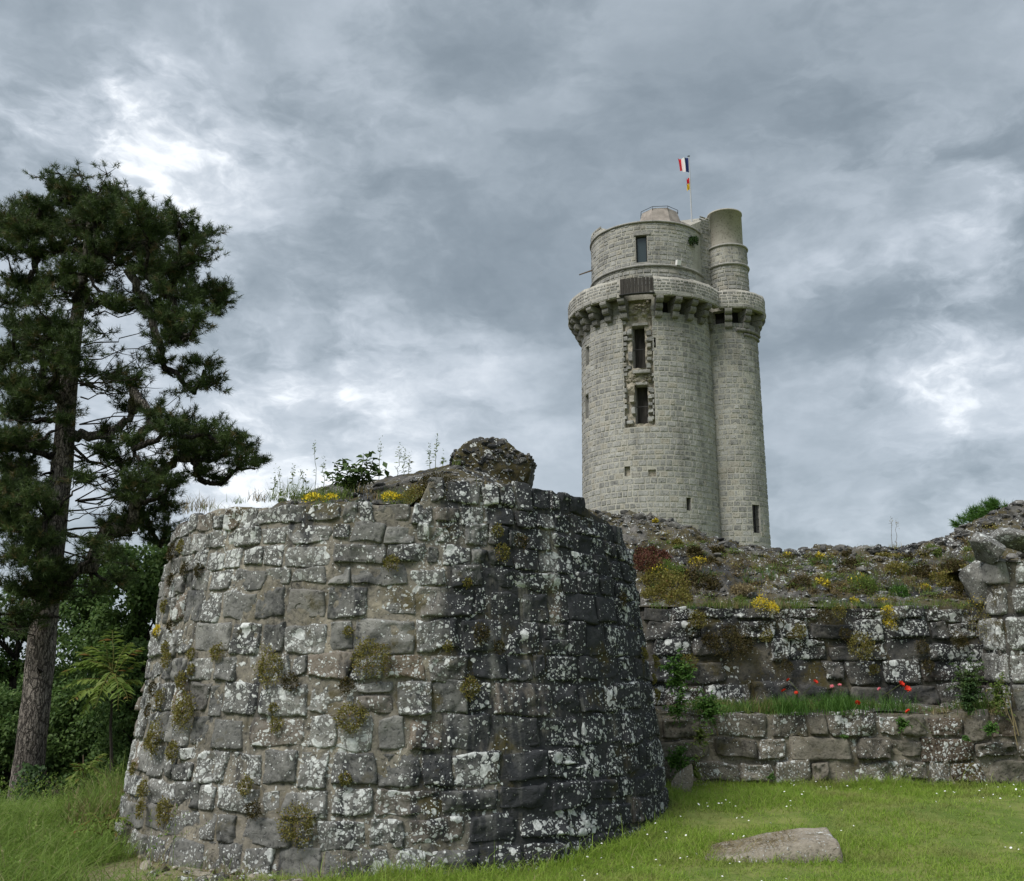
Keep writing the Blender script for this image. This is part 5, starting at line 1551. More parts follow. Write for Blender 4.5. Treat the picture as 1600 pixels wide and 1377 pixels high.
# big dark moss mounds on the rim
for px, py, r, lb, m_ in ((682, 757, 26, 'thick dark brown moss mound on the bastion rim beside the stump', M_mossdark), (656, 775, 25, 'olive moss hanging over the bastion rim below the dark mound', M_moss)):
    q = P(px, py, 9.66); cushion(q, np.array([0, -0.6, 0.8]), r*9.8/1600, m_, lb, 'moss', None, sq=0.7)
GC = 'moss and stonecrop on the curtain wall'
for px, py, r, lb, m_, fl in ((1545, 962, 34, 'wide olive moss clump overhanging the corner by the pier', M_moss, 0.06), (1345, 1008, 20, 'tall olive moss clump in the middle of the upper curtain face', M_moss, 0),
                              (1388, 958, 11, 'yellow flowering stonecrop spilling over the upper wall edge', M_moss, 0.3), (1390, 975, 9, 'trailing end of yellow stonecrop just under the wall edge', M_moss, 0.5),
                              (1188, 943, 12, 'bright yellow stonecrop patch on the curtain wall edge', M_moss, 0.6), (1207, 950, 9, 'yellow stonecrop hanging from the bright patch on the wall edge', M_moss, 0.7),
                              (1135, 1005, 24, 'brown moss stain clump on the left of the upper curtain face', M_mossdark, 0), (1198, 993, 9, 'small moss tuft right of the brown clump on the curtain face', M_moss, 0)):
    q = P(px, py, YU-0.10); cushion(q, np.array([0, -0.95, 0.3]), r*YU/1600, m_, lb, 'moss', GC, flowers=fl)

cw_ = ('under the wall edge', 'in the second course', 'in the middle course', 'low on the upper face')
for i, (px, py, r) in enumerate(((1090, 965, 12), (1110, 1000, 13), (1165, 1008, 12), (1250, 985, 9), (1290, 962, 10), (1320, 990, 9), (1310, 955, 10), (1440, 1010, 10), (1450, 1040, 9), (1075, 1035, 13), (1230, 1040, 9), (1500, 1000, 12), (1365, 1045, 8), (1140, 985, 12))):
    cushion(P(px, py, YU-0.03), np.array([0, -0.97, 0.2]), r*YU/1600, M_mossdark if i % 3 else M_moss, '%s moss pad on the curtain wall %s, %s' % ('olive' if i % 3 == 0 else 'dark', cw_[min(3, int((py-945)/28))], 'by the bastion' if px < 1120 else 'left of centre' if px < 1240 else 'near the centre' if px < 1330 else 'right of centre' if px < 1460 else 'near the pier'), 'moss', GC, sq=0.35)
def tuft(q, h, n, m, label, cat, group=None, name='grass_tuft', lean=0.5, spread=None, wd=0.006, kind=None):
    sp_ = spread or h*0.35
    root = np.stack([rng.normal(size=n)*sp_, rng.normal(size=n)*sp_, np.full(n, -0.02)], 1)
    hh = h*rng.uniform(0.45, 1.1, n)
    v, f, r = blades(root, hh, wd, rng.uniform(0.2, 1.0, n)*lean*2, seg=3)
    return tag(obj(name, v, f, m, None, tuple(q), rnd=r), label, cat, group)

# ---- rim of the bastion
class Tufts:
    """loose grass nobody could count: one object per patch of wall, one material per kind of grass"""
    def __init__(s): s.d = {}
    def add(s, q, h, n, m, lean=0.5, spread=None, wd=0.006):
        sp_ = spread or h*0.35
        root = np.stack([rng.normal(size=n)*sp_, rng.normal(size=n)*sp_, np.full(n, -0.03)], 1)+np.asarray(q)
        s.d.setdefault(m.name, [m, SB()])[1].add(blades(root, h*rng.uniform(0.45, 1.1, n), wd, rng.uniform(0.2, 1.0, n)*lean*2, seg=3))
    def build(s, name, label):
        v, f, r, mi, ms, n = [], [], [], [], [], 0
        for k, (m, sb) in enumerate(s.d.values()):
            a, b, c = np.concatenate(sb.v), np.concatenate(sb.f), np.concatenate(sb.r)
            v.append(a); f.append(b+n); r.append(c); mi.append(np.full(len(b), k)); ms.append(m); n += len(a)
        return tag(obj(name, np.concatenate(v), np.concatenate(f), ms, None, None, rnd=np.concatenate(r), midx=np.concatenate(mi)), label, 'grass', None, 'stuff')
rimg = Tufts()
GT = 'grass tufts along the bastion rim'
for px, py, h, n in ((305, 796, 0.22, 40), (318, 790, 0.16, 40), (330, 795, 0.16, 30), (372, 782, 0.10, 30), (405, 778, 0.14, 40), (428, 778, 0.14, 30), (448, 776, 0.22, 60), (462, 775, 0.2, 60), (478, 774, 0.14, 60), (505, 774, 0.15, 60), (522, 774, 0.16, 60), (540, 774, 0.14, 40), (590, 776, 0.10, 50), (606, 776, 0.12, 50), (622, 776, 0.14, 60), (640, 773, 0.12, 50), (655, 770, 0.12, 50), (570, 765, 0.10, 30), (690, 738, 0.10, 30), (715, 722, 0.10, 26)):
    q = P(px, py, 9.9 if px > 400 else 10.6)
    if py < 745: q = P(px, py, 11.6)
    rimg.add(q, h*1.15, n, M_weed if R_.random() < 0.7 else M_dry)
for i in range(60):
    a = BPHI+R_.uniform(-1.2, 0.5); u_ = (a-BPHI)*2.8; RR = float(bR(b_top(u_)))-R_.uniform(0.05, 0.9)
    x_, y_ = BC[0]+RR*math.cos(a), BC[1]+RR*math.sin(a)
    rimg.add((x_, y_, core_z(x_, y_)), R_.uniform(0.06, 0.16), 30, R_.choice([M_weed, M_weed, M_dry, M_fern]))
rimg.build('rim_grass', 'grass and herbs growing along the rim of the bastion')
GY = 'yellow stonecrop on the bastion rim'
for px, py, r, lb in ((488, 777, 14, 'yellow stonecrop patch on the rim below the tall weeds'), (515, 777, 12, 'small yellow stonecrop patch right of the first one'), (608, 776, 15, 'yellow stonecrop patch at the middle of the bastion rim'), (622, 777, 8, 'little yellow stonecrop next to the middle rim patch')):
    cushion(P(px, py, 9.72), np.array([0, -0.5, 0.85]), r*9.8/1600, M_weed, lb, 'flowers', GY, name='stonecrop', flowers=0.55, sq=0.35)
def stalk(base, top, label, cat='weed', group=None, seed=0, nleaf=10, ll=0.06, m=M_weed, head=True, wd=0.35, rad=0.004, name='weed'):
    R2 = np.random.default_rng(seed)
    t_ = thing(name, base, label, cat, group)
    pts = curve(base, top, 0.0, 8, 0.05, R2)
    v, f = tube(pts, np.linspace(rad, rad*0.5, 8), 4); obj('stem', v, f, M_stem if m is not M_dry else M_brownstem, t_)
    sb = SB(); t = R2.uniform(0.1, 0.95, nleaf)
    p = np.stack([np.interp(t, np.linspace(0, 1, 8), pts[:, k]) for k in range(3)], 1)
    ax = R2.normal(size=(nleaf, 3)); ax[:, 2] = np.abs(ax[:, 2])*0.5
    sb.add(leaves(p, np.tile([0, 0, 1.0], (nleaf, 1))+R2.normal(size=(nleaf, 3))*0.4, ax, ll*R2.uniform(0.6, 1.2, nleaf), ll*wd))
    if head:
        k = 26; ph_ = np.asarray(top)+R2.normal(size=(k, 3))*np.array([0.012, 0.012, 0.045])
        sb.add(leaves(ph_, rdirs(k), rdirs(k), 0.018, 0.012))
    sb.build('leaves', m, t_)
    return t_
GW = 'thin weeds on top of the bastion'
for i, (bx0, by0, tx0, ty0, lb) in enumerate(((494, 765, 491, 700, 'tallest thin weed stalk on the left of the bastion top'), (505, 765, 506, 722, 'thin weed stalk right beside the tallest one'), (484, 768, 470, 738, 'leaning thin weed on the left of the bastion top'),
        (440, 775, 436, 738, 'short dry weed above the left rim of the bastion'), (455, 773, 458, 735, 'branching weed above the left rim of the bastion'), (425, 776, 430, 745, 'leftmost thin weed on the bastion rim'), (470, 772, 475, 747, 'low bushy weed under the leaning stalk'),
        (592, 745, 594, 698, 'thin bare stalk rising right of the leafy shrub'), (630, 738, 632, 712, 'short leafy weed on the slope below the stump'), (638, 736, 640, 718, 'twin of the short leafy weed on the slope'), (680, 728, 682, 688, 'flowering stalk just left of the masonry stump'), (672, 728, 671, 705, 'thin small stalk left of the flowering one'),
        (692, 722, 693, 716, 'tiny sprig at the foot of the stump'), (620, 740, 625, 702, 'fine bare stalk between shrub and stump'))):
    stalk(P(bx0, by0+6, 10.9), P(tx0, ty0, 10.9), lb, 'weed', GW, 100+i, 14 if i != 0 else 6, 0.055, M_weed)
# leafy shrub on top
shrub = thing('leafy_shrub', P(545, 772, 10.8), 'leafy green shrub with arching shoots on top of the bastion', 'shrub')
for i, (tx0, ty0) in enumerate(((512, 738), (525, 724), (535, 716), (548, 730), (558, 728), (568, 712), (577, 705), (584, 716), (592, 728), (604, 732), (520, 752), (560, 742), (538, 742), (575, 735))):
    pts = curve(P(552+R_.uniform(-14, 14), 770, 10.8), P(tx0, ty0, 10.8+R_.uniform(-0.2, 0.2)), 0.06, 8, 0.05, R_)
    v, f = tube(pts, np.linspace(0.007, 0.003, 8), 4); obj('shoot', v, f, M_stem, shrub)
    n = 18; t = np.linspace(0.25, 1, n)
    p = np.stack([np.interp(t, np.linspace(0, 1, 8), pts[:, k]) for k in range(3)], 1)
    ax = R_.normal(size=(n, 3))*np.array([1, 0.8, 0.35]); sb = SB()
    sb.add(leaves(p, np.tile([0, -0.3, 1.0], (n, 1))+R_.normal(size=(n, 3))*0.35, ax, R_.uniform(0.075, 0.12, n), R_.uniform(0.045, 0.07, n)))
    sb.build('leaves', M_shrub, shrub)

# ---- ruined slope behind the curtain wall
GS = 'plants on the ruined slope'
R_ = np.random.default_rng(91)
def slope_hit(px, py):
    d = ray(px, py); t = np.linspace(12.5, 19, 500); q = EYE+d*t[:, None]
    inside = (q[:, 2] < bank_z(q[:, 0], q[:, 1], True)) & (q[:, 1] > YU)
    return q[int(np.argmax(inside))] if inside.any() else P(px, py, YC)
for px, py, r, m_, fl in ((1010, 880, 22, M_redsed, 0), (1035, 870, 15, M_redsed, 0), (1025, 905, 26, M_moss, 0.03), (1050, 920, 28, M_moss, 0), (1045, 895, 22, M_weed, 0), (1075, 905, 22, M_mossdark, 0), (1090, 880, 18, M_moss, 0.25), (1068, 897, 9, M_moss, 0.6), (1105, 915, 20, M_mossdark, 0), (1020, 935, 22, M_moss, 0),
                          (1060, 940, 24, M_moss, 0), (1110, 880, 14, M_mossdark, 0), (1230, 868, 8, M_moss, 0.5), (1280, 872, 11, M_moss, 0.25), (1330, 885, 16, M_mossdark, 0), (1285, 917, 13, M_moss, 0.2), (1350, 918, 24, M_weed, 0.03), (1400, 893, 18, M_moss, 0), (1440, 900, 20, M_mossdark, 0),
                          (1480, 910, 22, M_moss, 0.0), (1445, 920, 10, M_moss, 0.3), (1405, 928, 18, M_fern, 0), (1505, 925, 22, M_mossdark, 0), (1490, 890, 18, M_mossdark, 0), (1250, 915, 16, M_mossdark, 0), (1325, 870, 12, M_mossdark, 0), (1460, 862, 12, M_weed, 0), (1160, 925, 16, M_dry, 0), (1000, 862, 10, M_redsed, 0), (1024, 815, 6, M_moss, 0.6),
                          (1018, 860, 9, M_redsed, 0), (1085, 862, 12, M_mossdark, 0), (1058, 848, 9, M_moss, 0), (1120, 862, 12, M_mossdark, 0), (1380, 940, 8, M_moss, 0.5), (1155, 940, 9, M_weed, 0), (1335, 940, 8, M_moss, 0.6), (1530, 905, 18, M_mossdark, 0), (1515, 895, 14, M_moss, 0), (1420, 875, 12, M_mossdark, 0), (1380, 870, 10, M_moss, 0)):
    q = slope_hit(px, py)
    nm = {'moss_leaf': 'olive', 'dark_moss': 'dark brown', 'red_stonecrop': 'reddish', 'weed_leaf': 'green', 'fern_leaf': 'fresh green', 'dry_grass': 'straw coloured'}[m_.name]
    wh = 'high up' if py < 875 else ('halfway down' if py < 915 else 'at the wall edge')
    lr_ = 'beside the bastion' if px < 1040 else 'left of the keep' if px < 1130 else 'under the keep' if px < 1260 else 'at mid length' if px < 1390 else 'towards the pier'
    lb = '%s %s%s clump on the slope %s, %s' % (nm, 'big ' if r > 19 else ('small ' if r < 12 else ''), 'flowering' if fl > 0.2 else 'leafy', lr_, wh)
    for alt in ('', 'lower ', 'rounder ', 'looser ', 'darker '):
        if alt+lb not in used_lb: lb = alt+lb; break
    used_lb[lb] = 1
    cushion(q, np.array([0, -0.5, 0.85]), r*(0.8 if fl > 0.2 else 1.0)*q[1]/1600, m_, lb, 'plant', GS, name='slope_plant', leaf=0.026, flowers=fl*0.55, sq=0.8)
GG = 'grass tufts on the ruined slope'
carpet = {}
slopeg = Tufts()
for i in range(170):
    px, py = R_.uniform(1010, 1540), R_.uniform(872, 944)
    if R_.random() < 0.4: py = R_.uniform(930, 946); px = R_.uniform(1100, 1500)
    q = slope_hit(px, py) if py < 928 else P(px, 948, YU+0.05+R_.uniform(0, 0.25))
    slopeg.add(q, R_.uniform(0.08, 0.24), 36, R_.choice([M_weed, M_dry, M_weed, M_fern]), wd=0.007)
for i in range(26):
    px = R_.uniform(1300, 1500); py = np.interp(px, cpx, cpy)
    slopeg.add(P(px, py+3, YC-0.05), R_.uniform(0.05, 0.16), 14, M_weed if i % 2 else M_dry)
slopeg.build('slope_grass', 'thin grass over the ruined slope behind the curtain wall')
stalk(P(1394, 856, YC), P(1392, 815, YC), 'thin bare stalk on the skyline left of the right hand ruin', 'weed', None, 300, 3, 0.04, M_dry)
stalk(P(1400, 856, YC), P(1402, 817, YC), 'second thin bare stalk on the skyline, leaning right', 'weed', None, 301, 4, 0.04, M_dry)
for i, (bx0, by0, tx0, ty0) in enumerate(((1160, 930, 1132, 875), (1175, 930, 1150, 888), (1168, 932, 1158, 895), (1205, 932, 1200, 905), (1255, 938, 1245, 900), (1325, 935, 1322, 905))):
    stalk(P(bx0, by0, YU+0.35), P(tx0, ty0, YU+0.4), 'dry bent stalk on the slope, ' + ('longest, leaning left over the wall edge', 'beside the longest leaning one', 'short, between the bastion and the keep', 'under the keep turret', 'upright, right of the keep', 'upright, in the middle of the slope')[i], 'weed', 'dry stalks on the slope', 320+i, 3, 0.05, M_dry, True)

for i in range(190):
    px = R_.uniform(985, 1560); y0_ = float(np.interp(px, cpx, cpy))
    py = y0_+(946-y0_)*R_.uniform(0.12, 0.95); q = slope_hit(px, py)
    d_ = R_.choice(4); n = int(R_.uniform(90, 300)); rr_ = R_.uniform(0.06, 0.17)
    dd_ = rdirs(n); p_ = q+dd_*(rr_*rng.uniform(0.2, 1, n))[:, None]*np.array([1.5, 1, 0.55])
    carpet.setdefault(d_, []).append(leaves(p_, dd_+np.array([0, -0.4, 0.7]), rdirs(n)+np.array([0, 0, 0.3]), rng.uniform(0.012, 0.034, n), rng.uniform(0.01, 0.02, n)))
sbs = [SB() for _ in range(4)]; vs_, fs_, rs_, mi_ = [], [], [], []; n0_ = 0
for k, lst in carpet.items():
    for v, f, r in lst: vs_.append(v); fs_.append(f+n0_); rs_.append(r); mi_.append(np.full(len(f), k)); n0_ += len(v)
tag(obj('slope_moss', np.concatenate(vs_), np.concatenate(fs_), [M_mossdark, M_moss, M_dryish, M_weed], None, None, rnd=np.concatenate(rs_), midx=np.concatenate(mi_)), 'low mossy ground cover spread over the ruined slope', 'moss', None, 'stuff')

# ---- ledge between the two wall steps: grass, leafy plants, poppies
GL = 'grass tufts on the wall ledge'
ledgeg = Tufts()
for i in range(260):
    px = R_.uniform(1085, 1590)
    if vnoise(np.array([px*0.028, 0.3, 0.7]), 5) < -0.15 and R_.random() < 0.8: continue
    y_ = YL+R_.uniform(0.0, 0.5)
    q = P(px, 1110, y_); q[2] = zl-0.03+0.1*float(ss(y_, YL, YU))
    big = px in () or (1215 < px < 1260) or (1285 < px < 1350) or (1380 < px < 1420)
    ledgeg.add(q, R_.uniform(0.18, 0.34) if big else R_.uniform(0.09, 0.24), 60 if big else 40, M_fern if (big or R_.random() < 0.3) else R_.choice([M_weed, M_weed, M_dry]), wd=0.007)
ledgeg.build('ledge_grass', 'grass growing along the ledge between the two wall steps')
def leafy(px, py, Y, r, n, m, label, cat='plant', leaf=0.055, droop=0.4, group=None, stem_to=None):
    r *= 1.25; n = int(n*1.4)
    q = P(px, py, Y)
    t_ = thing('leafy_plant', q, label, cat, group)
    sb = SB()
    for k in range(max(5, n//16)):
        d = rdirs(1)[0]; d[1] = -abs(d[1])*0.6; d[2] = d[2]*0.9
        tip = q+d*r*R_.uniform(0.5, 1.0)*np.array([0.8, 0.6, 1.25])
        pts = curve(q+np.array([0, 0.05, -0.2*r]), tip, 0.15, 7, 0.05, R_)
        v, f = tube(pts, np.linspace(0.005, 0.002, 7), 3)
        tri = [(a_[0], a_[j], a_[j+1]) for a_ in f for j in range(1, len(a_)-1)]
        sb.add((v, np.array(tri), np.full(len(v), 0.2)))
        nn = 16; t = R_.uniform(0.2, 1, nn)
        p = np.stack([np.interp(t, np.linspace(0, 1, 7), pts[:, j]) for j in range(3)], 1)
        sb.add(leaves(p, np.tile([0, -0.4, 0.9], (nn, 1))+R_.normal(size=(nn, 3))*0.4, R_.normal(size=(nn, 3))*np.array([1, 0.6, 0.5])+np.array([0, -0.2, -droop*0.6]), leaf*R_.uniform(0.7, 1.3, nn), leaf*0.42))
    sb.build('leaves', m, t_)
    if stem_to is not None:
        v, f = tube(curve(P(*stem_to, Y), q, 0.02, 6, 0.05, R_), 0.009, 5); obj('stem', v, f, M_brownstem, t_)
    return t_
leafy(1060, 1055, 13.2, 0.26, 480, M_fern, 'bright green drooping plant in the corner beside the bastion', leaf=0.06)
leafy(1057, 1100, 13.1, 0.20, 260, M_fern, 'trailing lower end of green growth in the bastion corner', leaf=0.05)
leafy(1108, 1105, 13.15, 0.24, 420, M_fern, 'broad leafy plant on the left end of the wall ledge', leaf=0.055, stem_to=(1122, 1150))
leafy(1060, 1185, 12.9, 0.20, 260, M_fern, 'grassy weed above the small pale boulder', leaf=0.06)
leafy(1095, 1150, 13.05, 0.15, 200, M_weed, 'leafy weed hanging low on the left of the lower wall', leaf=0.045)
leafy(1085, 1200, 12.95, 0.18, 200, M_weed, 'leafy weed at the wall foot right of the pale boulder', leaf=0.045)
leafy(1512, 1065, 13.5, 0.32, 620, M_shrub, 'grey green bushy plant on the ledge near the pier', leaf=0.05, droop=0.1, stem_to=(1505, 1108))
leafy(1515, 1092, 13.4, 0.22, 400, M_ivy, 'dark green bush under the grey green plant', leaf=0.05)
leafy(1560, 1085, 13.3, 0.24, 320, M_weed, 'brownish weedy clump on the ledge beside the pier', leaf=0.05)
leafy(1412, 1132, 13.2, 0.12, 160, M_fern, 'green weed hanging below the ledge middle', leaf=0.045)
leafy(1548, 1138, 13.15, 0.12, 160, M_fern, 'green weed in the lower wall near the pier', leaf=0.045)
leafy(1320, 1152, 13.2, 0.06, 80, M_fern, 'tiny green weed in a joint of the lower wall', leaf=0.035)
leafy(1510, 1155, 13.2, 0.05, 80, M_fern, 'tiny green weed near the right of the lower wall', leaf=0.035)
leafy(1205, 1215, 13.15, 0.06, 80, M_fern, 'tiny green weed low on the left of the lower wall', leaf=0.035)
bz_ = cyl_hit(1080.5, 378, CD, RD)
bu = cushion(SD_(np.array(bz_[0]), np.array(bz_[1]), np.array(0.1)), np.array([0, -0.8, 0.5]), 0.42, M_ivy, 'small green bush rooted in the crease of the upper keep', 'bush', None, name='wall_bush', n=900, leaf=0.11, sq=0.9)
for px, py, qx, qy in ((1570, 1080, 1592, 1150), (1575, 1082, 1585, 1142), (1566, 1090, 1590, 1165)):
    v, f = tube(curve(P(px, py, 13.3), P(qx, qy, 13.25), 0.12, 8, 0.03, R_), 0.006, 4)
    tag(obj('dry_stem', v, f, M_dry, rnd=0.8), 'pale dry stem hanging against the pier, ' + {1570: 'the longest', 1575: 'the shortest', 1566: 'the leftmost'}[px], 'weed', 'dry stems by the pier')

# poppies: one of each kind, then copies
def poppy(m, label):
    t_ = thing('poppy', (0, 0, 0), label, 'poppy', 'poppies on the wall ledge')
    sb = SB()
    a = np.linspace(0, 2*PI, 7)[:-1]
    for k, el in enumerate((0.35, 0.8)):
        ax = np.stack([np.cos(a+k*0.5), np.sin(a+k*0.5), np.full(6, el)], 1)
        sb.add(leaves(np.zeros((6, 3)), np.tile([0, 0, 1.0], (6, 1)), ax, 0.042, 0.042))
    sb.build('petals', m, t_, loc=(0, 0, 0))
    v, f = tube(curve((0, 0, -0.001), (0.05, 0.06, -0.36), 0.02, 6), 0.0035, 4); obj('stem', v, f, M_stem, t_, loc=(0, 0, 0))
    return t_
pr_ = poppy(M_red, 'red poppy'); pk_ = poppy(M_pink, 'pink poppy')
used = set()
for px, py, src, lb in ((1225, 1080, pr_, 'red poppy over the tall grass on the ledge'), (1244, 1083, pr_, 'smaller red poppy right of the leftmost pair'), (1274, 1066, pr_, 'red poppy standing higher alone against the black stones'), (1232, 1063, pr_, 'faint red poppy bud above the leftmost poppies'),
                        (1312, 1071, pk_, 'pale pink flower right of the high red poppy'), (1300, 1073, pk_, 'pink flower beside the pale pink one'), (1340, 1099, pr_, 'low red poppy near the middle of the ledge'), (1408, 1069, pr_, 'large red poppy of the right hand group'), (1418, 1077, pr_, 'red poppy just below the large right hand one'), (1374, 1077, pk_, 'small pink flower left of the right hand poppies'), (1419, 1112, pr_, 'red poppy hanging under the ledge grass')):
    if src.name in used:
        o = src.copy(); COL.objects.link(o)
        for ch in src.children:
            c = ch.copy(); COL.objects.link(c); c.parent = o
    else: o = src; used.add(src.name)
    o.location = tuple(P(px, py, 13.5 if py < 1090 else 13.3)); o['label'] = lb
    sc_ = 1.25 if 'large' in lb else (0.75 if ('small' in lb or 'pink' in lb or 'bud' in lb) else 1.0)
    o.scale = (sc_,)*3; o.rotation_euler = (R_.uniform(0.3, 1.0), R_.uniform(-.4, .4), R_.uniform(0, 6))

# ------------------------------------------------------------------ the slab on the lawn
def slab_pts():
    cpt = ground_hit(1205, 1337)
    return cpt
sc_ = slab_pts()
L0 = ground_hit(1092, 1318); L1 = ground_hit(1305, 1340)
slab = thing('stone_slab', sc_, 'long flat weathered stone slab lying in the grass, broken right end', 'stone slab')
ns, nt = 60, 34
s_, t_ = np.meshgrid(np.linspace(-1, 1, ns), np.linspace(-1, 1, nt), indexing='ij')
hx = 0.5*np.linalg.norm(L1-L0)+0.02; hyy = 0.31
def slab_surface(s, t):
    wob = 0.05*fbm(np.stack([s*2, t*2, 0*s], -1), 1.3, 3, seed=6)
    x = s*hx*(1-0.05*t+0.06*wob)+0.06*t
    y = t*hyy*(1-0.22*ss(-s, 0.2, 1))+wob*0.6
    e = np.maximum(np.abs(s), np.abs(t))
    z = 0.03+0.135*ss(s, -1.1, 0.6)+0.03*t
    q = np.stack([x, y, 0*x], -1)
    z = z+0.02*fbm(q, 5, 4, seed=7)
    drop = ss(e, 0.90, 1.0)
    ins = np.where(e > 0.97, 0.90+0.05*fbm(q, 6, 2, seed=9), 1.0)
    return np.stack([x*ins, y*ins, z-drop*(0.34+0.04*fbm(q, 4, 2, seed=5))], -1)
sp_ = slab_surface(s_, t_).reshape(-1, 3)+np.array([sc_[0], sc_[1], float(ground_z(sc_[0], sc_[1]))])
sp_ += np.array([0, 0, 1])*0.0
obj('slab', sp_, grid_faces(ns, nt), M_slab, slab, smooth=False)
N = 800
s1 = rng.uniform(-1.02, 0.35, N); t1 = rng.uniform(-0.85, 0.85, N)
root = slab_surface(np.clip(s1, -0.95, 1), t1)+np.array([sc_[0], sc_[1], float(ground_z(sc_[0], sc_[1]))])
v, f, r = blades(root, rng.uniform(0.03, 0.08, N), 0.004, rng.uniform(1.5, 3, N), seg=2)
tag(obj('dry_grass', v, f, M_dry, None, None, rnd=r), 'thin dry grass matted over the stone slab', 'grass', None, 'stuff')

# rubble and dry stalks at the foot of the bastion
GR = 'loose stones at the bastion foot'
for i in range(60):
    px = R_.uniform(215, 480); py = np.interp(px, [215, 300, 420, 600], [1345, 1368, 1374, 1372])+R_.uniform(-12, 18)
    q = ground_hit(px, min(py, 1400))
    s = R_.uniform(0.02, 0.085)
    pv, pf = lump((0, 0, 0), s, 6000+i, 2, 0.6)
    lb0 = '%s %s loose stone at the bastion foot, %s' % (('brown', 'dark grey')[i % 3 > 0], 'large' if s > 0.065 else 'middling' if s > 0.04 else 'tiny', 'near the left flank' if px < 290 else 'in the dry grass' if px < 380 else 'under the middle' if px < 470 else 'towards the lawn')
    lb = next((w_+lb0 for w_ in ('', 'flatter ', 'rounder ', 'half buried ', 'paler ', 'cracked ', 'mossy ', 'angular ', 'tilted ', 'smooth ') if w_+lb0 not in used_lb), lb0); used_lb[lb] = 1
    tag(obj('loose_stone', pv, pf, M_cur if i % 3 else M_slab, None, (q[0], q[1]-0.05, float(ground_z(q[0], q[1]))+0.01), rnd=R_.random()), lb, 'stone', GR)
footg = Tufts()
for i, (px, py) in enumerate(((245, 1340), (262, 1352), (282, 1338), (300, 1350), (320, 1358), (345, 1362), (290, 1362), (235, 1352), (380, 1368), (210, 1340), (450, 1372), (520, 1372), (570, 1370), (265, 1330), (228, 1322))):
    q = ground_hit(px, py); q[2] = float(ground_z(q[0], q[1]))
    footg.add(q, R_.uniform(0.10, 0.30), 40, M_dry if i % 2 else M_weed, wd=0.005)
footg.build('foot_tufts', 'straggly dry grass tufts at the left foot of the bastion')

# ------------------------------------------------------------------ grass
def in_bastion(x, y): return np.hypot(x-BC[0], y-BC[1]) < 3.0
N = 230000
x = rng.uniform(-3.2, 8.6, N); y = 7.2+(13.45-7.2)*rng.random(N)
k = ~in_bastion(x, y) & ~((x < -1.1) & (y > 8.9))
slab_r = (np.abs(x-sc_[0]) < hx*0.86) & (np.abs(y-sc_[1]) < hyy*0.74)
k &= ~(slab_r)
den_ = fbm(np.stack([x, y, 0*x], -1), 1.1, 4, seed=61)
k &= rng.random(N) < np.clip(0.75+1.3*den_, 0.2, 1)
x, y, den_ = x[k], y[k], den_[k]
h = rng.uniform(0.035, 0.095, len(x))*(1+0.7*np.clip(den_, -0.6, 1))
near_wall = (y > 13.0) | (np.hypot(x-BC[0], y-BC[1]) < 3.2)
h = np.where(near_wall, h*1.7, h)
h = np.where((np.abs(x-sc_[0]) < hx*1.08) & (np.abs(y-sc_[1]) < hyy*1.3), h*1.6, h)
big = rng.random(len(x)) < 0.05
h = np.where(big, h*2.0, h)
v, f, r = blades(np.stack([x, y, ground_z(x, y)-0.005], 1), h, 0.0068, rng.uniform(0.4, 2.1, len(x)), seg=2)
tag(obj('lawn_grass', v, f, M_lawn, rnd=r), 'short green lawn grass in front of the walls', 'grass', None, 'stuff')
N = 95000
x = rng.uniform(-9.5, -2.7, N); y = rng.uniform(7.8, 17.5, N)
k = ~in_bastion(x, y) & (x < -1.5-0.12*y) & (np.hypot(x+2.7, y-9.35) > 0.95)
k &= rng.random(N) < np.where(y > 14.8, 0.25, 0.9)*np.clip(0.8+1.2*fbm(np.stack([x, y, 0*x], -1), 0.9, 3, seed=62), 0.15, 1)
x, y = x[k], y[k]
h = rng.uniform(0.12, 0.50, len(x))*(1+0.8*fbm(np.stack([x, y, 0*x], -1), 0.7, 3, seed=63))
v, f, r = blades(np.stack([x, y, ground_z(x, y)-0.01], 1), h, 0.010, rng.uniform(0.5, 2.0, len(x)), yaw=rng.normal(-0.3, 1.6, len(x)), seg=3)
tag(obj('tall_grass', v, f, M_tall, rnd=r), 'long drooping grass on the bank left of the bastion', 'grass', None, 'stuff')
N = 800
x = rng.uniform(-9.0, -2.9, N); y = rng.uniform(8.0, 15.5, N)
k = ~in_bastion(x, y) & (x < -1.5-0.12*y); x, y = x[k], y[k]; n = len(x)
root = np.stack([x, y, ground_z(x, y)], 1); h = rng.uniform(0.35, 0.68, n); yaw = rng.normal(-0.3, 1.2, n)
sb = SB(); sb.add(blades(root, h, 0.005, rng.uniform(0.3, 0.9, n), yaw=yaw, seg=3))
for k in range(7):
    t_ = 1-0.035*k
    ln_ = rng.uniform(0.3, 0.9, n)*0+0.6
    d2 = np.stack([np.cos(yaw), np.sin(yaw), np.zeros(n)], 1)
    vv_ = sb.v[0].reshape(n, -1, 3)
    tip = vv_[:, -1]+(vv_[:, -1]-vv_[:, -2])*(-0.09*k)
    sb.add(leaves(tip, rdirs(n), rdirs(n)+np.array([0, 0, 0.6]), 0.03, 0.014))
tag(sb.build('seeding_grass', M_tall), 'pale seeding grass stems standing over the long grass', 'grass', None, 'stuff')
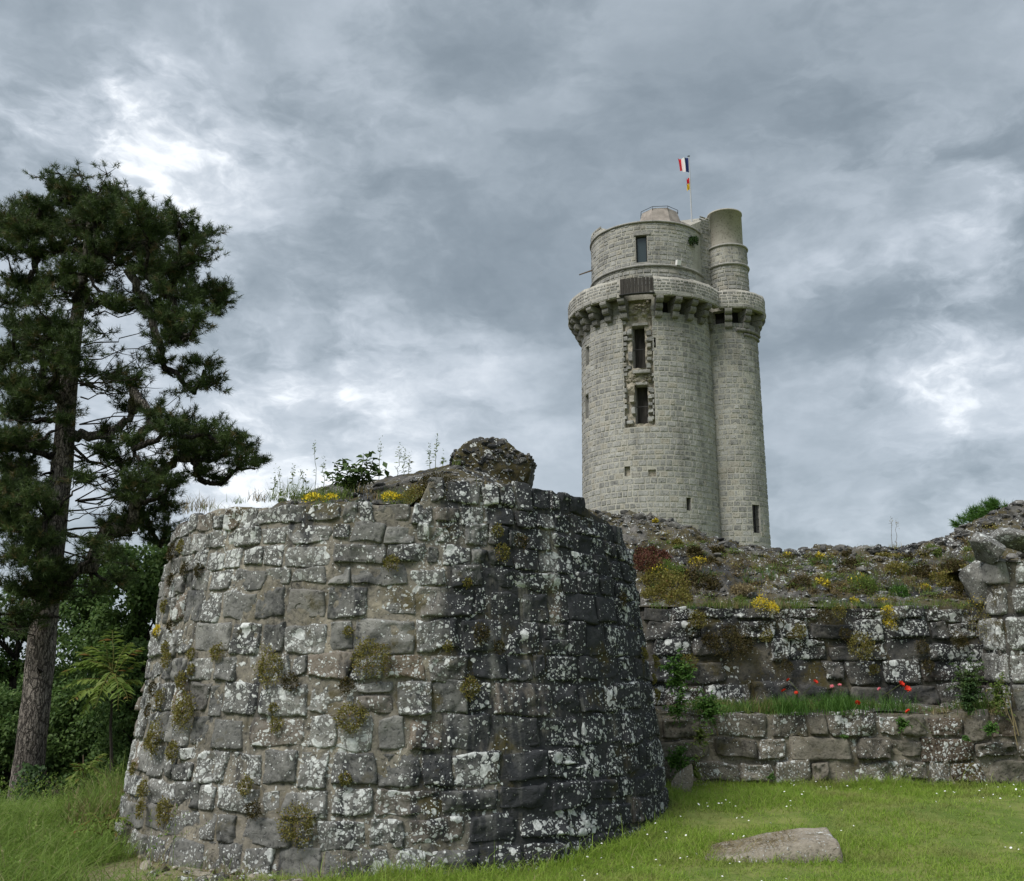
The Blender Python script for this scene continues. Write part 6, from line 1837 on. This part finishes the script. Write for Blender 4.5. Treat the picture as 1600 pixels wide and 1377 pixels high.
# transition strip in front of the bastion's left foot
N = 9000
x = rng.uniform(-3.6, -0.9, N); y = rng.uniform(7.6, 10.2, N)
k = ~in_bastion(x, y) & (rng.random(N) < 0.22)
x, y = x[k], y[k]
v, f, r = blades(np.stack([x, y, ground_z(x, y)-0.005], 1), rng.uniform(0.03, 0.12, len(x)), 0.006, rng.uniform(0.4, 1.8, len(x)), seg=2)
tag(obj('foot_grass', v, f, M_weed, rnd=r), 'thin patchy grass before the left foot of the bastion', 'grass', None, 'stuff')
wd_ = Tufts()
for i in range(60):
    px = R_.uniform(120, 235); py = np.interp(px, [120, 235], [1262, 1215])+R_.uniform(-6, 50)
    q = P(px, py, R_.uniform(11.0, 13.8)); q[2] = float(ground_z(q[0], q[1]))
    if in_bastion(q[0], q[1]): continue
    wd_.add(q, R_.uniform(0.3, 0.65), 40, R_.choice([M_weed, M_tall, M_dry, M_weed]), wd=0.010, spread=0.12)
wd_.build('flank_weeds', 'tall rank weeds along the left flank of the bastion')
# daisies
N = 420
x = rng.uniform(-1, 8, N); y = rng.uniform(8.0, 12.8, N)
k = ~in_bastion(x, y) & (fbm(np.stack([x, y, 0*x], -1), 0.8, 3, seed=71) > 0.02) & ~slab_r[:1].repeat(N)
k &= ~((np.abs(x-sc_[0]) < hx) & (np.abs(y-sc_[1]) < hyy))
x, y = x[k], y[k]; n = len(x)
dv_, df_, dr_ = [], [], []
ang = np.linspace(0, 2*PI, 7)[:-1]
for i in range(n):
    c = np.array([x[i], y[i], float(ground_z(x[i], y[i]))+R_.uniform(0.06, 0.11)]); r0 = R_.uniform(0.007, 0.013)
    tl = R_.normal(size=2)*0.35
    vv_ = [c+np.array([0, 0, 0.004])]+[c+r0*np.array([math.cos(a), math.sin(a), tl[0]*math.cos(a)+tl[1]*math.sin(a)-0.2]) for a in ang]
    b0 = len(dv_); dv_ += vv_; df_ += [(b0, b0+1+j, b0+1+(j+1) % 6) for j in range(6)]
tag(obj('daisies', np.array(dv_), df_, M_white), 'tiny white daisies scattered over the lawn', 'daisies', None, 'stuff')
